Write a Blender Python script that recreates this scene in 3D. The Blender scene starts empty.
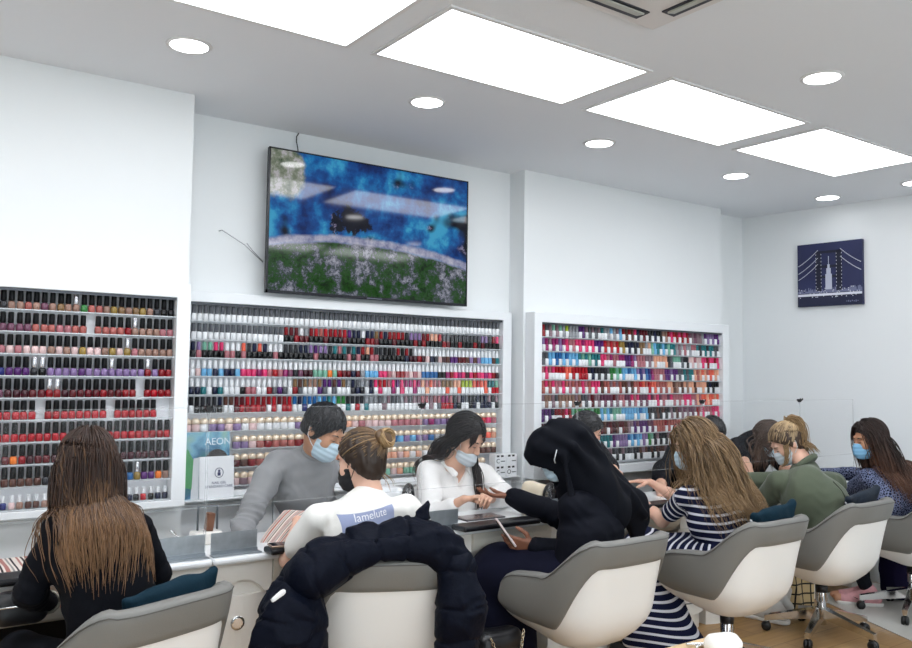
PANEL_E, DOWN_E, TV_E, EXPO, WORLD_E = 7.2, 14.0, .5, .17, 3.4
import bpy, bmesh, math, random
import numpy as np
from mathutils import Vector, Matrix
random.seed(7)
rng = np.random.default_rng(11)
SC = bpy.context.scene
COL = SC.collection
PI = math.pi

# ------------------------------------------------------------------ camera
CAM_Z, FOC = 1.5, 838.09
YAW, PITCH, ROLL = [math.radians(a) for a in (35.525, 3.36, 0.785)]
_cy, _sy, _cp, _sp = math.cos(YAW), math.sin(YAW), math.cos(PITCH), math.sin(PITCH)
_f = np.array([_sy*_cp, _cy*_cp, _sp]); _r = np.array([_cy, -_sy, 0.0]); _u = np.cross(_r, _f)
_r, _u = math.cos(ROLL)*_r + math.sin(ROLL)*_u, -math.sin(ROLL)*_r + math.cos(ROLL)*_u
cam_d = bpy.data.cameras.new('camera'); cam = bpy.data.objects.new('camera', cam_d); COL.objects.link(cam)
cam_d.sensor_width = 36; cam_d.lens = FOC/912*36; cam_d.clip_start = .05
M = Matrix.Identity(4)
for i in range(3):
    M[i][0], M[i][1], M[i][2] = _r[i], _u[i], -_f[i]
M[2][3] = CAM_Z
cam.matrix_world = M
SC.camera = cam

def at(px, py, Y):
    """world point seen at a pixel of the 912x648 photograph, at depth Y from the camera wall"""
    d = _f + (px-456)/FOC*_r - (py-324)/FOC*_u
    return np.array([0, 0, CAM_Z]) + Y/d[1]*d
def V(*a): return np.array(a, float)
def nrm(v): v = np.asarray(v, float); return v/np.linalg.norm(v)

# ------------------------------------------------------------------ materials
def lin(h):
    if isinstance(h, str):
        h = h.lstrip('#'); c = [int(h[i:i+2], 16)/255 for i in (0, 2, 4)]
        return tuple(x/12.92 if x <= .04045 else ((x+.055)/1.055)**2.4 for x in c)
    return tuple(h)
MATS = {}
def mat(name, col, rough=.5, metal=0, coat=0, var=None, bump=None, spec=.5, sheen=0, trans=0, alpha=1, coords='Object'):
    if name in MATS: return MATS[name]
    m = bpy.data.materials.new(name); m.use_nodes = True; N = m.node_tree.nodes; L = m.node_tree.links
    b = N['Principled BSDF']; c = lin(col)
    b.inputs['Base Color'].default_value = (*c, 1); b.inputs['Roughness'].default_value = rough
    b.inputs['Metallic'].default_value = metal; b.inputs['Coat Weight'].default_value = coat
    b.inputs['Specular IOR Level'].default_value = spec; b.inputs['Sheen Weight'].default_value = sheen
    b.inputs['Transmission Weight'].default_value = trans; b.inputs['Alpha'].default_value = alpha
    if var or bump:
        tc = N.new('ShaderNodeTexCoord')
    if var:
        sc, amt = var
        nz = N.new('ShaderNodeTexNoise'); nz.inputs['Scale'].default_value = sc; nz.inputs['Detail'].default_value = 4
        L.new(tc.outputs[coords], nz.inputs['Vector'])
        rp = N.new('ShaderNodeMapRange'); rp.inputs[1].default_value = .3; rp.inputs[2].default_value = .7
        rp.inputs[3].default_value = 1-amt; rp.inputs[4].default_value = 1+amt
        mx = N.new('ShaderNodeVectorMath'); mx.operation = 'SCALE'; mx.inputs[0].default_value = c
        L.new(nz.outputs['Fac'], rp.inputs[0]); L.new(rp.outputs[0], mx.inputs['Scale']); L.new(mx.outputs[0], b.inputs['Base Color'])
    if bump:
        sc, st = bump
        nb = N.new('ShaderNodeTexNoise'); nb.inputs['Scale'].default_value = sc; nb.inputs['Detail'].default_value = 5
        L.new(tc.outputs[coords], nb.inputs['Vector'])
        bp = N.new('ShaderNodeBump'); bp.inputs['Strength'].default_value = st; bp.inputs['Distance'].default_value = .01
        L.new(nb.outputs['Fac'], bp.inputs['Height']); L.new(bp.outputs[0], b.inputs['Normal'])
    MATS[name] = m
    return m
def objcol(name, rough=.25, coat=.3, metal=0, spec=.5):
    """material whose colour is the object's own colour (one mesh, many polish shades)"""
    if name in MATS: return MATS[name]
    m = mat(name, (1, 1, 1), rough, metal, coat, spec=spec); N = m.node_tree.nodes
    oi = N.new('ShaderNodeObjectInfo'); m.node_tree.links.new(oi.outputs['Color'], N['Principled BSDF'].inputs['Base Color'])
    return m
def emis(name, col, st):
    if name in MATS: return MATS[name]
    m = bpy.data.materials.new(name); m.use_nodes = True; N = m.node_tree.nodes; N.clear()
    e = N.new('ShaderNodeEmission'); e.inputs[0].default_value = (*lin(col), 1); e.inputs[1].default_value = st
    o = N.new('ShaderNodeOutputMaterial'); m.node_tree.links.new(e.outputs[0], o.inputs[0]); MATS[name] = m
    return m
def acrylic(name, tint=(1, 1, 1), veil=.03, gloss=.06):
    if name in MATS: return MATS[name]
    m = bpy.data.materials.new(name); m.use_nodes = True; N = m.node_tree.nodes; L = m.node_tree.links; N.clear()
    t = N.new('ShaderNodeBsdfTransparent'); t.inputs[0].default_value = (*tint, 1)
    g = N.new('ShaderNodeBsdfGlossy'); g.inputs['Roughness'].default_value = .03
    d = N.new('ShaderNodeBsdfDiffuse'); d.inputs[0].default_value = (.9, .92, .93, 1)  # pale diffuse veil stands in for the haze of room reflections
    lw = N.new('ShaderNodeLayerWeight'); lw.inputs[0].default_value = .12
    mr = N.new('ShaderNodeMath'); mr.operation = 'MULTIPLY_ADD'; mr.inputs[1].default_value = .09; mr.inputs[2].default_value = gloss
    L.new(lw.outputs['Fresnel'], mr.inputs[0])
    a = N.new('ShaderNodeMixShader'); b = N.new('ShaderNodeMixShader'); a.inputs[0].default_value = veil
    L.new(t.outputs[0], a.inputs[1]); L.new(d.outputs[0], a.inputs[2])
    L.new(mr.outputs[0], b.inputs[0]); L.new(a.outputs[0], b.inputs[1]); L.new(g.outputs[0], b.inputs[2])
    o = N.new('ShaderNodeOutputMaterial'); L.new(b.outputs[0], o.inputs[0]); MATS[name] = m
    return m

# ------------------------------------------------------------------ object helpers
def tag(o, label=None, cat=None, group=None, kind=None):
    if label: o['label'] = label
    if cat: o['category'] = cat
    if group: o['group'] = group
    if kind: o['kind'] = kind
    return o
def thing(name, label, cat, loc=(0, 0, 0), rz=0, group=None):
    o = bpy.data.objects.new(name, None); COL.objects.link(o); o.empty_display_size = .05
    o.location = tuple(loc); o.rotation_euler = (0, 0, rz)
    return tag(o, label, cat, group)
def link_mesh(name, me, m=None, parent=None, loc=None):
    o = bpy.data.objects.new(name, me); COL.objects.link(o)
    if m is not None:
        for q in (m if isinstance(m, (list, tuple)) else [m]): me.materials.append(q)
    if parent is not None: o.parent = parent
    if loc is not None: o.location = tuple(loc)
    return o
def raw_mesh(name, verts, faces, smooth=True):
    me = bpy.data.meshes.new(name); verts = np.asarray(verts, np.float32); faces = np.asarray(faces, np.int32)
    k = faces.shape[1]; n = len(faces)
    me.vertices.add(len(verts)); me.vertices.foreach_set('co', verts.ravel())
    me.loops.add(n*k); me.loops.foreach_set('vertex_index', faces.ravel())
    me.polygons.add(n); me.polygons.foreach_set('loop_start', np.arange(0, n*k, k, dtype=np.int32))
    me.polygons.foreach_set('loop_total', np.full(n, k, np.int32))
    me.polygons.foreach_set('use_smooth', np.full(n, smooth)); me.update(calc_edges=True); me.validate()
    return me
class MB:
    """collects shapes into one bmesh"""
    def __init__(s): s.bm = bmesh.new()
    def box(s, lo, hi, mi=0, bev=0, rot=None, piv=None):
        lo, hi = Vector(lo), Vector(hi); c = (lo+hi)/2; d = hi-lo
        g = bmesh.ops.create_cube(s.bm, size=1); vs = g['verts']
        for v in vs: v.co = Vector((v.co.x*d.x, v.co.y*d.y, v.co.z*d.z)) + c
        fs = list({f for v in vs for f in v.link_faces})
        if bev > 0:
            r = bmesh.ops.bevel(s.bm, geom=list({e for v in vs for e in v.link_edges}), offset=min(bev, min(d)*.45), segments=2, affect='EDGES', profile=.5)
            vs = list({v for f in r['faces'] for v in f.verts} | {v for v in vs if v.is_valid}); fs = list({f for v in vs for f in v.link_faces})
        if rot is not None:
            pv = Vector(piv) if piv is not None else c
            for v in vs: v.co = rot @ (v.co-pv) + pv
        for f in fs: f.material_index = mi
        return s
    def prism(s, pts, lo, hi, axis='z', mi=0):
        n = len(pts); mk = {'z': lambda p, h: (p[0], p[1], h), 'y': lambda p, h: (p[0], h, p[1]), 'x': lambda p, h: (h, p[0], p[1])}[axis]
        a = [s.bm.verts.new(mk(p, lo)) for p in pts]; b = [s.bm.verts.new(mk(p, hi)) for p in pts]
        fs = [s.bm.faces.new(a[::-1]), s.bm.faces.new(b)]
        for i in range(n): fs.append(s.bm.faces.new((a[i], a[(i+1) % n], b[(i+1) % n], b[i])))
        for f in fs: f.material_index = mi
        return s
    def tube(s, pts, r, seg=10, mi=0, cap=True, smooth=True):
        pts = [Vector(p) for p in pts]; n = len(pts); rs = r if isinstance(r, (list, tuple)) else [r]*n; rings = []; up = None
        for i, p in enumerate(pts):
            t = (pts[min(i+1, n-1)]-pts[max(i-1, 0)]).normalized()
            if up is None: up = t.orthogonal().normalized()
            up = (up - t*up.dot(t)).normalized(); w = t.cross(up)
            rings.append([s.bm.verts.new(p + (up*math.cos(2*PI*k/seg) + w*math.sin(2*PI*k/seg))*rs[i]) for k in range(seg)])
        for i in range(n-1):
            for k in range(seg):
                f = s.bm.faces.new((rings[i][k], rings[i][(k+1) % seg], rings[i+1][(k+1) % seg], rings[i+1][k])); f.smooth = smooth; f.material_index = mi
        if cap:
            for q in (rings[0][::-1], rings[-1]): f = s.bm.faces.new(q); f.material_index = mi
        return s
    def lathe(s, prof, c=(0, 0, 0), seg=24, mi=0, ax=None, smooth=True, sq=0, cap=True):
        """prof: list of (radius, height); ax: axis direction"""
        c = Vector(c); q = Vector((0, 0, 1)).rotation_difference(Vector(ax)) if ax is not None else None; rings = []
        for r, z in prof:
            ring = []
            for k in range(seg):
                a = 2*PI*k/seg; x, y = math.cos(a), math.sin(a)
                if sq: w = (abs(x)**sq+abs(y)**sq)**(-1/sq); x, y = x*w, y*w
                v = Vector((x*r, y*r, z)); v = q @ v if q else v
                ring.append(s.bm.verts.new(v+c))
            rings.append(ring)
        for i in range(len(prof)-1):
            for k in range(seg):
                f = s.bm.faces.new((rings[i][k], rings[i][(k+1) % seg], rings[i+1][(k+1) % seg], rings[i+1][k])); f.smooth = smooth; f.material_index = mi
        for q2 in ((rings[0][::-1], rings[-1]) if cap else ()): f = s.bm.faces.new(q2); f.material_index = mi
        return s
    def quad(s, a, b, c, d, mi=0):
        f = s.bm.faces.new([s.bm.verts.new(p) for p in (a, b, c, d)]); f.material_index = mi; return s
    def mesh(s, name):
        me = bpy.data.meshes.new(name); bmesh.ops.recalc_face_normals(s.bm, faces=s.bm.faces); s.bm.to_mesh(me); s.bm.free(); return me
    def build(s, name, m, parent=None, loc=None): return link_mesh(name, s.mesh(name), m, parent, loc)
def text(name, body, size, m, loc, rx=PI/2, rz=0, parent=None, ext=.0004, align='CENTER'):
    c = bpy.data.curves.new(name, 'FONT'); c.body = body; c.size = size; c.align_x = align; c.align_y = 'CENTER'; c.extrude = ext
    tmp = bpy.data.objects.new(name+'_curve', c); me = bpy.data.meshes.new_from_object(tmp); bpy.data.objects.remove(tmp)
    me.materials.clear(); me.materials.append(m); o = bpy.data.objects.new(name, me); COL.objects.link(o); o.location = tuple(loc); o.rotation_euler = (rx, 0, rz)
    if parent is not None: o.parent = parent
    return o
ONES = 'zeroth first second third fourth fifth sixth seventh eighth ninth tenth eleventh twelfth thirteenth fourteenth fifteenth sixteenth seventeenth eighteenth nineteenth'.split()
TENS = {2: 'twent', 3: 'thirt', 4: 'fort', 5: 'fift', 6: 'sixt', 7: 'sevent', 8: 'eight'}
def nth(n):
    if n < 20: return ONES[n]
    t = TENS[n//10]
    return t+'ieth' if n % 10 == 0 else t+'y-'+ONES[n % 10]

# ------------------------------------------------------------------ signed distance modelling (numpy)
def smin(a, b, k):
    if k <= 0: return np.minimum(a, b)
    h = np.maximum(k-np.abs(a-b), 0)/k
    return np.minimum(a, b)-h*h*k*.25
class F:
    """a field of blended rounded shapes; mesh() walks its surface"""
    def __init__(s): s.ops = []; s.cuts = []; s.disp = []; s.ax = []
    def cap(s, a, b, ra, rb=None, k=.03, flat=None, fs=1., off=0., n=None):
        rb = ra if rb is None else rb; a = np.asarray(a, float); b = np.asarray(b, float); ba = b-a; L2 = max(ba@ba, 1e-9)
        fl = nrm(flat) if flat is not None else None
        def fn(p):
            q = p-a
            h = np.clip(q@ba/L2, 0, 1); w = q-h[..., None]*ba
            if fl is not None: w = w+(fs-1)*(w@fl)[..., None]*fl
            return np.sqrt((w*w).sum(-1))-(ra+(rb-ra)*h)
        R = max(ra, rb)*max(1, 1/fs if fl is not None else 1)
        s.ops.append([fn, np.minimum(a, b)-R, np.maximum(a, b)+R, k])
        s.ax.append((a, ba, L2, off)); return s
    def chain(s, pts, rs, k=.03, flat=None, fs=1.):
        off = 0
        for i in range(len(pts)-1):
            s.cap(pts[i], pts[i+1], rs[i], rs[i+1], k, flat, fs, off); off += float(np.linalg.norm(np.subtract(pts[i+1], pts[i])))
        return s
    def ell(s, c, R, rad, k=.02):
        """ellipsoid with frame R (rows are axes)"""
        c = np.asarray(c, float); rad = np.asarray(rad, float); R = np.asarray(R, float)
        def fn(p):
            q = (p-c)@R.T/rad; l = np.sqrt((q*q).sum(-1))
            g = np.sqrt(((q/rad)**2).sum(-1))+1e-9
            return np.where(l < 1e-4, -rad.min(), l*(l-1)/g)
        m = rad.max(); s.ops.append([fn, c-m, c+m, k]); s.ax.append((c, np.array([0, 0, .001]), 1., 0)); return s
    def box(s, c, R, half, r=.01, k=.01):
        c = np.asarray(c, float); R = np.asarray(R, float); half = np.asarray(half, float)
        def fn(p):
            q = np.abs((p-c)@R.T)-(half-r)
            return np.sqrt((np.maximum(q, 0)**2).sum(-1))+np.minimum(q.max(-1), 0)-r
        m = np.linalg.norm(half); s.ops.append([fn, c-m, c+m, k]); s.ax.append((c, np.array([0, 0, .001]), 1., 0)); return s
    def cut(s, p0, n, k=.0):
        """keep the side against n"""
        p0 = np.asarray(p0, float); n = nrm(n); s.cuts.append((lambda p: (p-p0)@n, k)); return s
    def cutfn(s, fn, k=0.): s.cuts.append((fn, k)); return s
    def noise(s, amp, scale, stretch=None, seed=0):
        r = np.random.default_rng(seed); D = r.normal(size=(7, 3)); D /= np.linalg.norm(D, axis=1)[:, None]; D *= scale*r.uniform(.6, 1.5, (7, 1)); ph = r.uniform(0, 6.28, 7)
        if stretch is not None: D = D*np.asarray(stretch)
        def fn(p):
            w = np.sin(p@(D[0]*.6)+ph[1])*.9
            o = 0
            for i in range(7): o = o+np.sin(p@D[i]+ph[i]+w*(1 if i % 2 else -1))
            return amp*o/3.5
        s.disp.append(fn); return s
    def folds(s, amp, scale, stretch=None, seed=0):
        """soft valleys with narrow crests, like cloth pulled over a body"""
        r = np.random.default_rng(seed+100); D = r.normal(size=(5, 3)); D /= np.linalg.norm(D, axis=1)[:, None]; D *= scale*r.uniform(.7, 1.4, (5, 1)); ph = r.uniform(0, 6.28, 5)
        if stretch is not None: D = D*np.asarray(stretch)
        def fn(p):
            w = 1.3*np.sin(p@(D[0]*.45)+ph[1]); o = 0
            for i in range(5): o = o+np.sin(p@D[i]+ph[i]+w*(1 if i % 2 else -1))
            return -amp*(1-2.2*np.abs(o)/2.6)
        s.disp.append(fn); return s
    def crease(s, c, dr, amp, wl, rad, seed=0):
        c = np.asarray(c, float); dr = nrm(dr); r = np.random.default_rng(seed+300); b = r.normal(size=3)*26
        def fn(p):
            q = p-c; return amp*(np.abs(np.sin(PI*(q@dr)/wl+1.2*np.sin(q@b)))-.5)*np.exp(-((q*q).sum(-1))/rad**2)
        s.disp.append(fn); return s
    def ev(s, p):
        d = np.full(p.shape[:-1], 9., np.float32)
        for fn, lo, hi, k in s.ops: d = smin(d, fn(p), k)
        for fn, k in s.cuts: d = np.maximum(d, fn(p))
        return d
    def grad(s, p, e=.003):
        g = np.stack([s.ev(p+np.eye(3)[i]*e)-s.ev(p-np.eye(3)[i]*e) for i in range(3)], -1)
        return g/(np.linalg.norm(g, axis=-1, keepdims=True)+1e-9)
    def arrays(s, h=.005, pad=.02):
        lo = np.min([o[1] for o in s.ops], 0)-pad; hi = np.max([o[2] for o in s.ops], 0)+pad
        n = np.ceil((hi-lo)/h).astype(int)+1
        ax = [lo[i]+h*np.arange(n[i]) for i in range(3)]
        d = np.full(n, 9., np.float32)
        for fn, a, b, k in s.ops:
            m = k+3*h+.01
            i0 = np.clip(np.floor((a-m-lo)/h).astype(int), 0, n); i1 = np.clip(np.ceil((b+m-lo)/h).astype(int)+1, 0, n)
            sl = tuple(slice(i0[i], i1[i]) for i in range(3))
            P = np.stack(np.meshgrid(*[ax[i][sl[i]] for i in range(3)], indexing='ij'), -1)
            d[sl] = smin(d[sl], fn(P), k)
        near = np.abs(d) < .06
        I = np.argwhere(near); P = lo+h*I; v = d[near]
        for fn in s.disp: v = v+fn(P)
        for fn, k in s.cuts: v = np.maximum(v, fn(P)) if k <= 0 else -smin(-v, -fn(P), k)
        d[near] = v
        inside = d < -.059
        if s.cuts and inside.any():
            I2 = np.argwhere(inside); P2 = lo+h*I2; v2 = d[inside]
            for fn, k in s.cuts: v2 = np.maximum(v2, fn(P2))
            d[inside] = v2
        return nets(d, lo, h)
    def build(s, name, m, parent=None, h=.005, origin=None, axis=False, smooth=1, axisfn=None):
        v, f = s.arrays(h)
        if smooth: v = relax(v, f, smooth)
        o = np.zeros(3) if origin is None else np.asarray(origin)
        me = raw_mesh(name, v-o, f)
        if axis or axisfn is not None:
            if axisfn is not None: val = axisfn(v)
            else:
                best = np.full(len(v), 9.); val = np.zeros(len(v))
                for (fn, lo, hi, k), (a, ba, L2, off) in zip(s.ops, s.ax):
                    d = fn(v); t = (v-a)@ba/math.sqrt(L2)+off; w = d < best; val[w] = t[w]; best[w] = d[w]
            at_ = me.attributes.new('axis', 'FLOAT', 'POINT'); at_.data.foreach_set('value', val.astype(np.float32))
        return link_mesh(name, me, m, parent)
def relax(v, f, it):
    for _ in range(it):
        acc = np.zeros_like(v); cnt = np.zeros(len(v))
        for i in range(4):
            for j in (1, 3):
                np.add.at(acc, f[:, i], v[f[:, (i+j) % 4]]); np.add.at(cnt, f[:, i], 1)
        v = v*.5+.5*acc/np.maximum(cnt, 1)[:, None]
    return v
def nets(d, lo, h):
    s = d < 0; n = d.shape
    cnt = np.zeros([k-1 for k in n], np.int8)
    C = [(i, j, k) for i in (0, 1) for j in (0, 1) for k in (0, 1)]
    for i, j, k in C: cnt += s[i:n[0]-1+i, j:n[1]-1+j, k:n[2]-1+k]
    act = (cnt > 0) & (cnt < 8); I = np.argwhere(act)
    vals = np.stack([d[I[:, 0]+i, I[:, 1]+j, I[:, 2]+k] for i, j, k in C], 1)
    pos = np.zeros((len(I), 3)); c = np.zeros(len(I)); CA = np.array(C, float)
    for a in range(8):
        for b in range(a+1, 8):
            if np.abs(CA[a]-CA[b]).sum() != 1: continue
            x = (vals[:, a] < 0) != (vals[:, b] < 0)
            t = vals[x, a]/(vals[x, a]-vals[x, b]); pos[x] += CA[a]+t[:, None]*(CA[b]-CA[a]); c[x] += 1
    v = lo+h*(I+pos/np.maximum(c, 1)[:, None])
    idx = np.full(act.shape, -1, np.int32); idx[act] = np.arange(len(I))
    Q = []
    for ax in range(3):
        o = [(ax+1) % 3, (ax+2) % 3]
        sl0 = [slice(1, n[i]-1) for i in range(3)]; sl1 = list(sl0)
        sl0[ax] = slice(0, n[ax]-1); sl1[ax] = slice(1, n[ax])
        a, b = s[tuple(sl0)], s[tuple(sl1)]
        X = np.argwhere(a != b); base = X.copy(); base[:, o[0]] += 1; base[:, o[1]] += 1
        flip = ~a[tuple(X.T)]
        def g(da, db):
            q = base.copy(); q[:, o[0]] -= da; q[:, o[1]] -= db; return idx[tuple(q.T)]
        q = np.stack([g(1, 1), g(0, 1), g(0, 0), g(1, 0)], 1)
        q[flip] = q[flip][:, ::-1]; Q.append(q)
    q = np.concatenate(Q); q = q[(q >= 0).all(1)]
    return v, q
# ================================================================== MATERIALS
W_WALL = mat('wall_paint', '#e6e9ea', .75, var=(1.2, .012))
W_CEIL = mat('ceiling_paint', '#e4e7eb', .85)
W_GLOSS = mat('white_lacquer', '#e9ecee', .25, coat=.25)
CREAM = mat('cream_lacquer', '#efece5', .3, coat=.25)
GREYL = mat('grey_leatherette', '#777672', .48, bump=(220, .08))
SHELLW = mat('white_shell', '#efeeeb', .35, coat=.2)
CHROME = mat('chrome', '#d8d8d8', .12, 1)
STEEL = mat('brushed_steel', '#b4babf', .42, 1, var=(30, .10))
BLACKP = mat('black_plastic', '#0d0d10', .4)
BLACKM = mat('black_matte', '#0a0a0c', .8)
ACR = acrylic('clear_acrylic', veil=.010, gloss=.004)
ACRE = mat('acrylic_edge', '#e6ebec', .2, alpha=.16)
SHELF = acrylic('shelf_acrylic', (.97, .98, .98), veil=.04, gloss=.03)

# ================================================================== ROOM
ZC = 2.85
def wall_dir():
    a = V(6.083, 4.379, 0); b = V(6.234, 3.007, 0); return a, nrm(b-a)
WA, WD = wall_dir()                       # the wall at the far end stands a little askew
WN = V(WD[1], -WD[0], 0)                  # into the room
if WN[0] > 0: WN = -WN
def floor_mat():
    m = mat('wood_floor', '#b39876', .45, coat=.1); N = m.node_tree.nodes; L = m.node_tree.links; b = N['Principled BSDF']
    tc = N.new('ShaderNodeTexCoord'); br = N.new('ShaderNodeTexBrick'); mp = N.new('ShaderNodeMapping')
    br.inputs['Scale'].default_value = 1; br.inputs['Brick Width'].default_value = 1.2; br.inputs['Row Height'].default_value = .19
    br.inputs['Mortar Size'].default_value = .002; br.offset = .37
    br.inputs['Color1'].default_value = (*lin('#b8935f'), 1); br.inputs['Color2'].default_value = (*lin('#a8845a'), 1); br.inputs['Mortar'].default_value = (*lin('#7d5f3c'), 1)
    nz = N.new('ShaderNodeTexNoise'); nz.inputs['Scale'].default_value = 3; nz.inputs['Detail'].default_value = 6; mp.inputs['Scale'].default_value = (1, 14, 1)
    mx = N.new('ShaderNodeMix'); mx.data_type = 'RGBA'; mx.blend_type = 'MULTIPLY'; mx.inputs[0].default_value = .45
    cr = N.new('ShaderNodeValToRGB'); cr.color_ramp.elements[0].color = (.62, .58, .54, 1); cr.color_ramp.elements[1].color = (1, 1, 1, 1); cr.color_ramp.elements[0].position = .35; cr.color_ramp.elements[1].position = .65
    L.new(tc.outputs['Object'], br.inputs['Vector']); L.new(tc.outputs['Object'], mp.inputs[0]); L.new(mp.outputs[0], nz.inputs['Vector']); L.new(nz.outputs['Fac'], cr.inputs[0])
    L.new(br.outputs['Color'], mx.inputs[6]); L.new(cr.outputs[0], mx.inputs[7]); L.new(mx.outputs[2], b.inputs['Base Color'])
    return m
def S(o): o['kind'] = 'structure'; return o
X0, Y0 = -3.2, -3.4
xw = WA[0]+WD[0]*((Y0-WA[1])/WD[1])
S(MB().box((X0-.1, Y0-.1, -.12), (7.3, 4.6, 0)).build('floor', floor_mat()))
tile = mat('grey_tile', '#c3c0ba', .4, var=(2, .04))
S(MB().prism([(5.42, 3.32), (4.55, 1.55), (4.3, 1.0), (6.40, 1.0), (6.17, 3.32)], .0005, .004).build('floor_tile', tile))
S(MB().box((X0, Y0, .0005), (6.9, 1.0, .004)).build('floor_tile', tile))  # unseen tile behind the camera, added to cut warm bounce off the wood
S(MB().box((X0-.1, Y0-.1, ZC), (7.3, 4.6, ZC+.1)).build('ceiling', W_CEIL))
S(MB().box((X0-.1, 4.35, 0), (6.4, 4.5, ZC)).build('wall_back', W_WALL))
S(MB().box((X0-.1, 4.055, 0), (1.297, 4.36, ZC)).build('wall_back_pier', W_WALL))
S(MB().box((3.54, 4.20, 0), (5.60, 4.36, ZC)).build('wall_back_pilaster', W_WALL))
S(MB().box((X0-.1, Y0-.1, 0), (X0, 4.06, ZC)).build('wall_left', W_WALL))
m = MB()
for lo, hi in (((X0, 0), (-2.6, ZC)), ((4.4, 0), (7.2, ZC)), ((-2.6, 0), (4.4, .35)), ((-2.6, 2.55), (4.4, ZC))): m.box((lo[0], Y0-.1, lo[1]), (hi[0], Y0, hi[1]))
S(m.build('wall_front', W_WALL))
m = MB()
for x in (-2.6, -.87, .87, 2.6, 4.34): m.box((x, Y0-.08, .35), (x+.06, Y0-.02, 2.55))
m.box((-2.6, Y0-.08, .35), (4.4, Y0-.02, .41)).box((-2.6, Y0-.08, 2.49), (4.4, Y0-.02, 2.55))
wn = S(m.build('unseen_window_1', mat('window_frame', '#3a3c40', .4)))  # unseen shop window behind the camera, added for frontal fill daylight
S(MB().box((-2.55, Y0-.055, .40), (4.35, Y0-.047, 2.50)).build('pane', acrylic('window_glass', (.97, .98, .98), .0, .02), wn))
pl = bpy.data.lights.new('window_portal', 'AREA'); pl.shape = 'RECTANGLE'; pl.size = 7.0; pl.size_y = 2.2; pl.cycles.is_portal = True
po = bpy.data.objects.new('window_portal', pl); COL.objects.link(po); po.location = (.9, Y0-.12, 1.45); po.rotation_euler = (PI/2, 0, 0)
e = WA+WD*8.2; bk = -WN*.12
S(MB().prism([tuple((WA-WD*.25)[:2]), tuple(e[:2]), tuple((e+bk)[:2]), tuple((WA-WD*.25+bk)[:2])], 0, ZC).build('wall_right', W_WALL))

# ------------------------------------------------------------------ ceiling lights
PANEL = emis('panel_light', '#f7faff', PANEL_E)
DOWN = emis('downlight_light', '#fbfcff', DOWN_E)
TRIMW = mat('light_trim', '#dcdcdc', .4)
def panel(x0, x1, y0, y1, label, group=None):
    t = thing('ceiling_light_panel', label, 'ceiling light', ((x0+x1)/2, (y0+y1)/2, ZC), 0, group)
    w, d = (x1-x0)/2, (y1-y0)/2
    m = MB()
    for lo, hi in (((-w-.02, -d-.02), (w+.02, -d)), ((-w-.02, d), (w+.02, d+.02)), ((-w-.02, -d), (-w, d)), ((w, -d), (w+.02, d))):
        m.box((lo[0], lo[1], -.008), (hi[0], hi[1], .0))
    m.build('frame', TRIMW, t)
    MB().box((-w, -d, -.005), (w, d, .0)).build('diffuser', PANEL, t)
    return t
PLAB = ['first bright ceiling light panel of the row, nearest the pier wall', 'big ceiling light panel above the television wall, second from the pier', 'ceiling light panel over the pilaster shelves, third in its row', 'ceiling light panel closest to the bridge picture wall']
for (x0, x1), lb in zip([(.53, 1.585), (1.733, 2.788), (2.957, 4.018), (4.19, 5.24)], PLAB): panel(x0, x1, 2.48, 3.03, lb)
for i, x0 in enumerate((-1.92, -.69)): panel(x0, x0+1.055, 2.48, 3.03, 'ceiling light panel in the same row, past the pier wall', 'panels past the pier wall')
for i in range(6): panel(-1.92+1.23*i, -.865+1.23*i, -.15, .40, 'ceiling light panel of the second row, mirrored in the television', 'second row of ceiling panels')
def downlight(x, y, label, group=None):
    t = thing('downlight', label, 'ceiling light', (x, y, ZC), 0, group)
    MB().lathe([(.078, -.006), (.092, -.004), (.094, 0), (.0785, 0)], seg=32, cap=False).build('trim_ring', TRIMW, t)
    MB().lathe([(.077, -.005), (.077, -.0005)], seg=32).build('lamp_disc', DOWN, t)
for x, lb in ((1.07, 'round downlight above the pier wall shelves, first in the wall row'), (2.26, 'round downlight above the television, second in the wall row'), (3.464, 'round downlight above the corner beside the television, third in the wall row'),
              (4.747, 'round downlight above the pilaster shelves, fourth in the wall row'), (5.856, 'round downlight above the bridge picture corner, last in the wall row')): downlight(x, 3.44, lb)
downlight(3.475, 2.061, 'round downlight on the near side of the light panels, by itself')
downlight(5.86, 2.80, 'round downlight at the edge of the view near the picture wall')
for x in (-.1, 1.07, 2.26, 4.7): downlight(x, 1.1, 'round downlight in the middle of the ceiling behind the panels', 'middle row of downlights')
# air conditioner cassette
t = thing('ceiling_air_conditioner', 'white square air conditioner cassette set into the ceiling', 'air conditioner', (2.02, 1.72, ZC))
MB().box((-.42, -.42, -.022), (.42, .42, 0), bev=.008).build('panel', mat('ac_white', '#d9d6d4', .5), t)
gr = mat('ac_slot', '#2e3038', .5)
for k in range(4):
    mk = MB().box((-.28, .31, -.027), (.28, .375, -.0215)); mk.box((-.26, .318, -.032), (.26, .355, -.026), 1, rot=Matrix.Rotation(.2, 3, 'X'))
    o = mk.build('vent', [gr, mat('ac_flap', '#a7a79d', .45)], t); o.rotation_euler = (0, 0, k*PI/2)
MB().box((-.22, -.22, -.026), (.22, .22, -.021)).build('intake_grille', mat('ac_white2', '#cfccca', .6), t)

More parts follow.
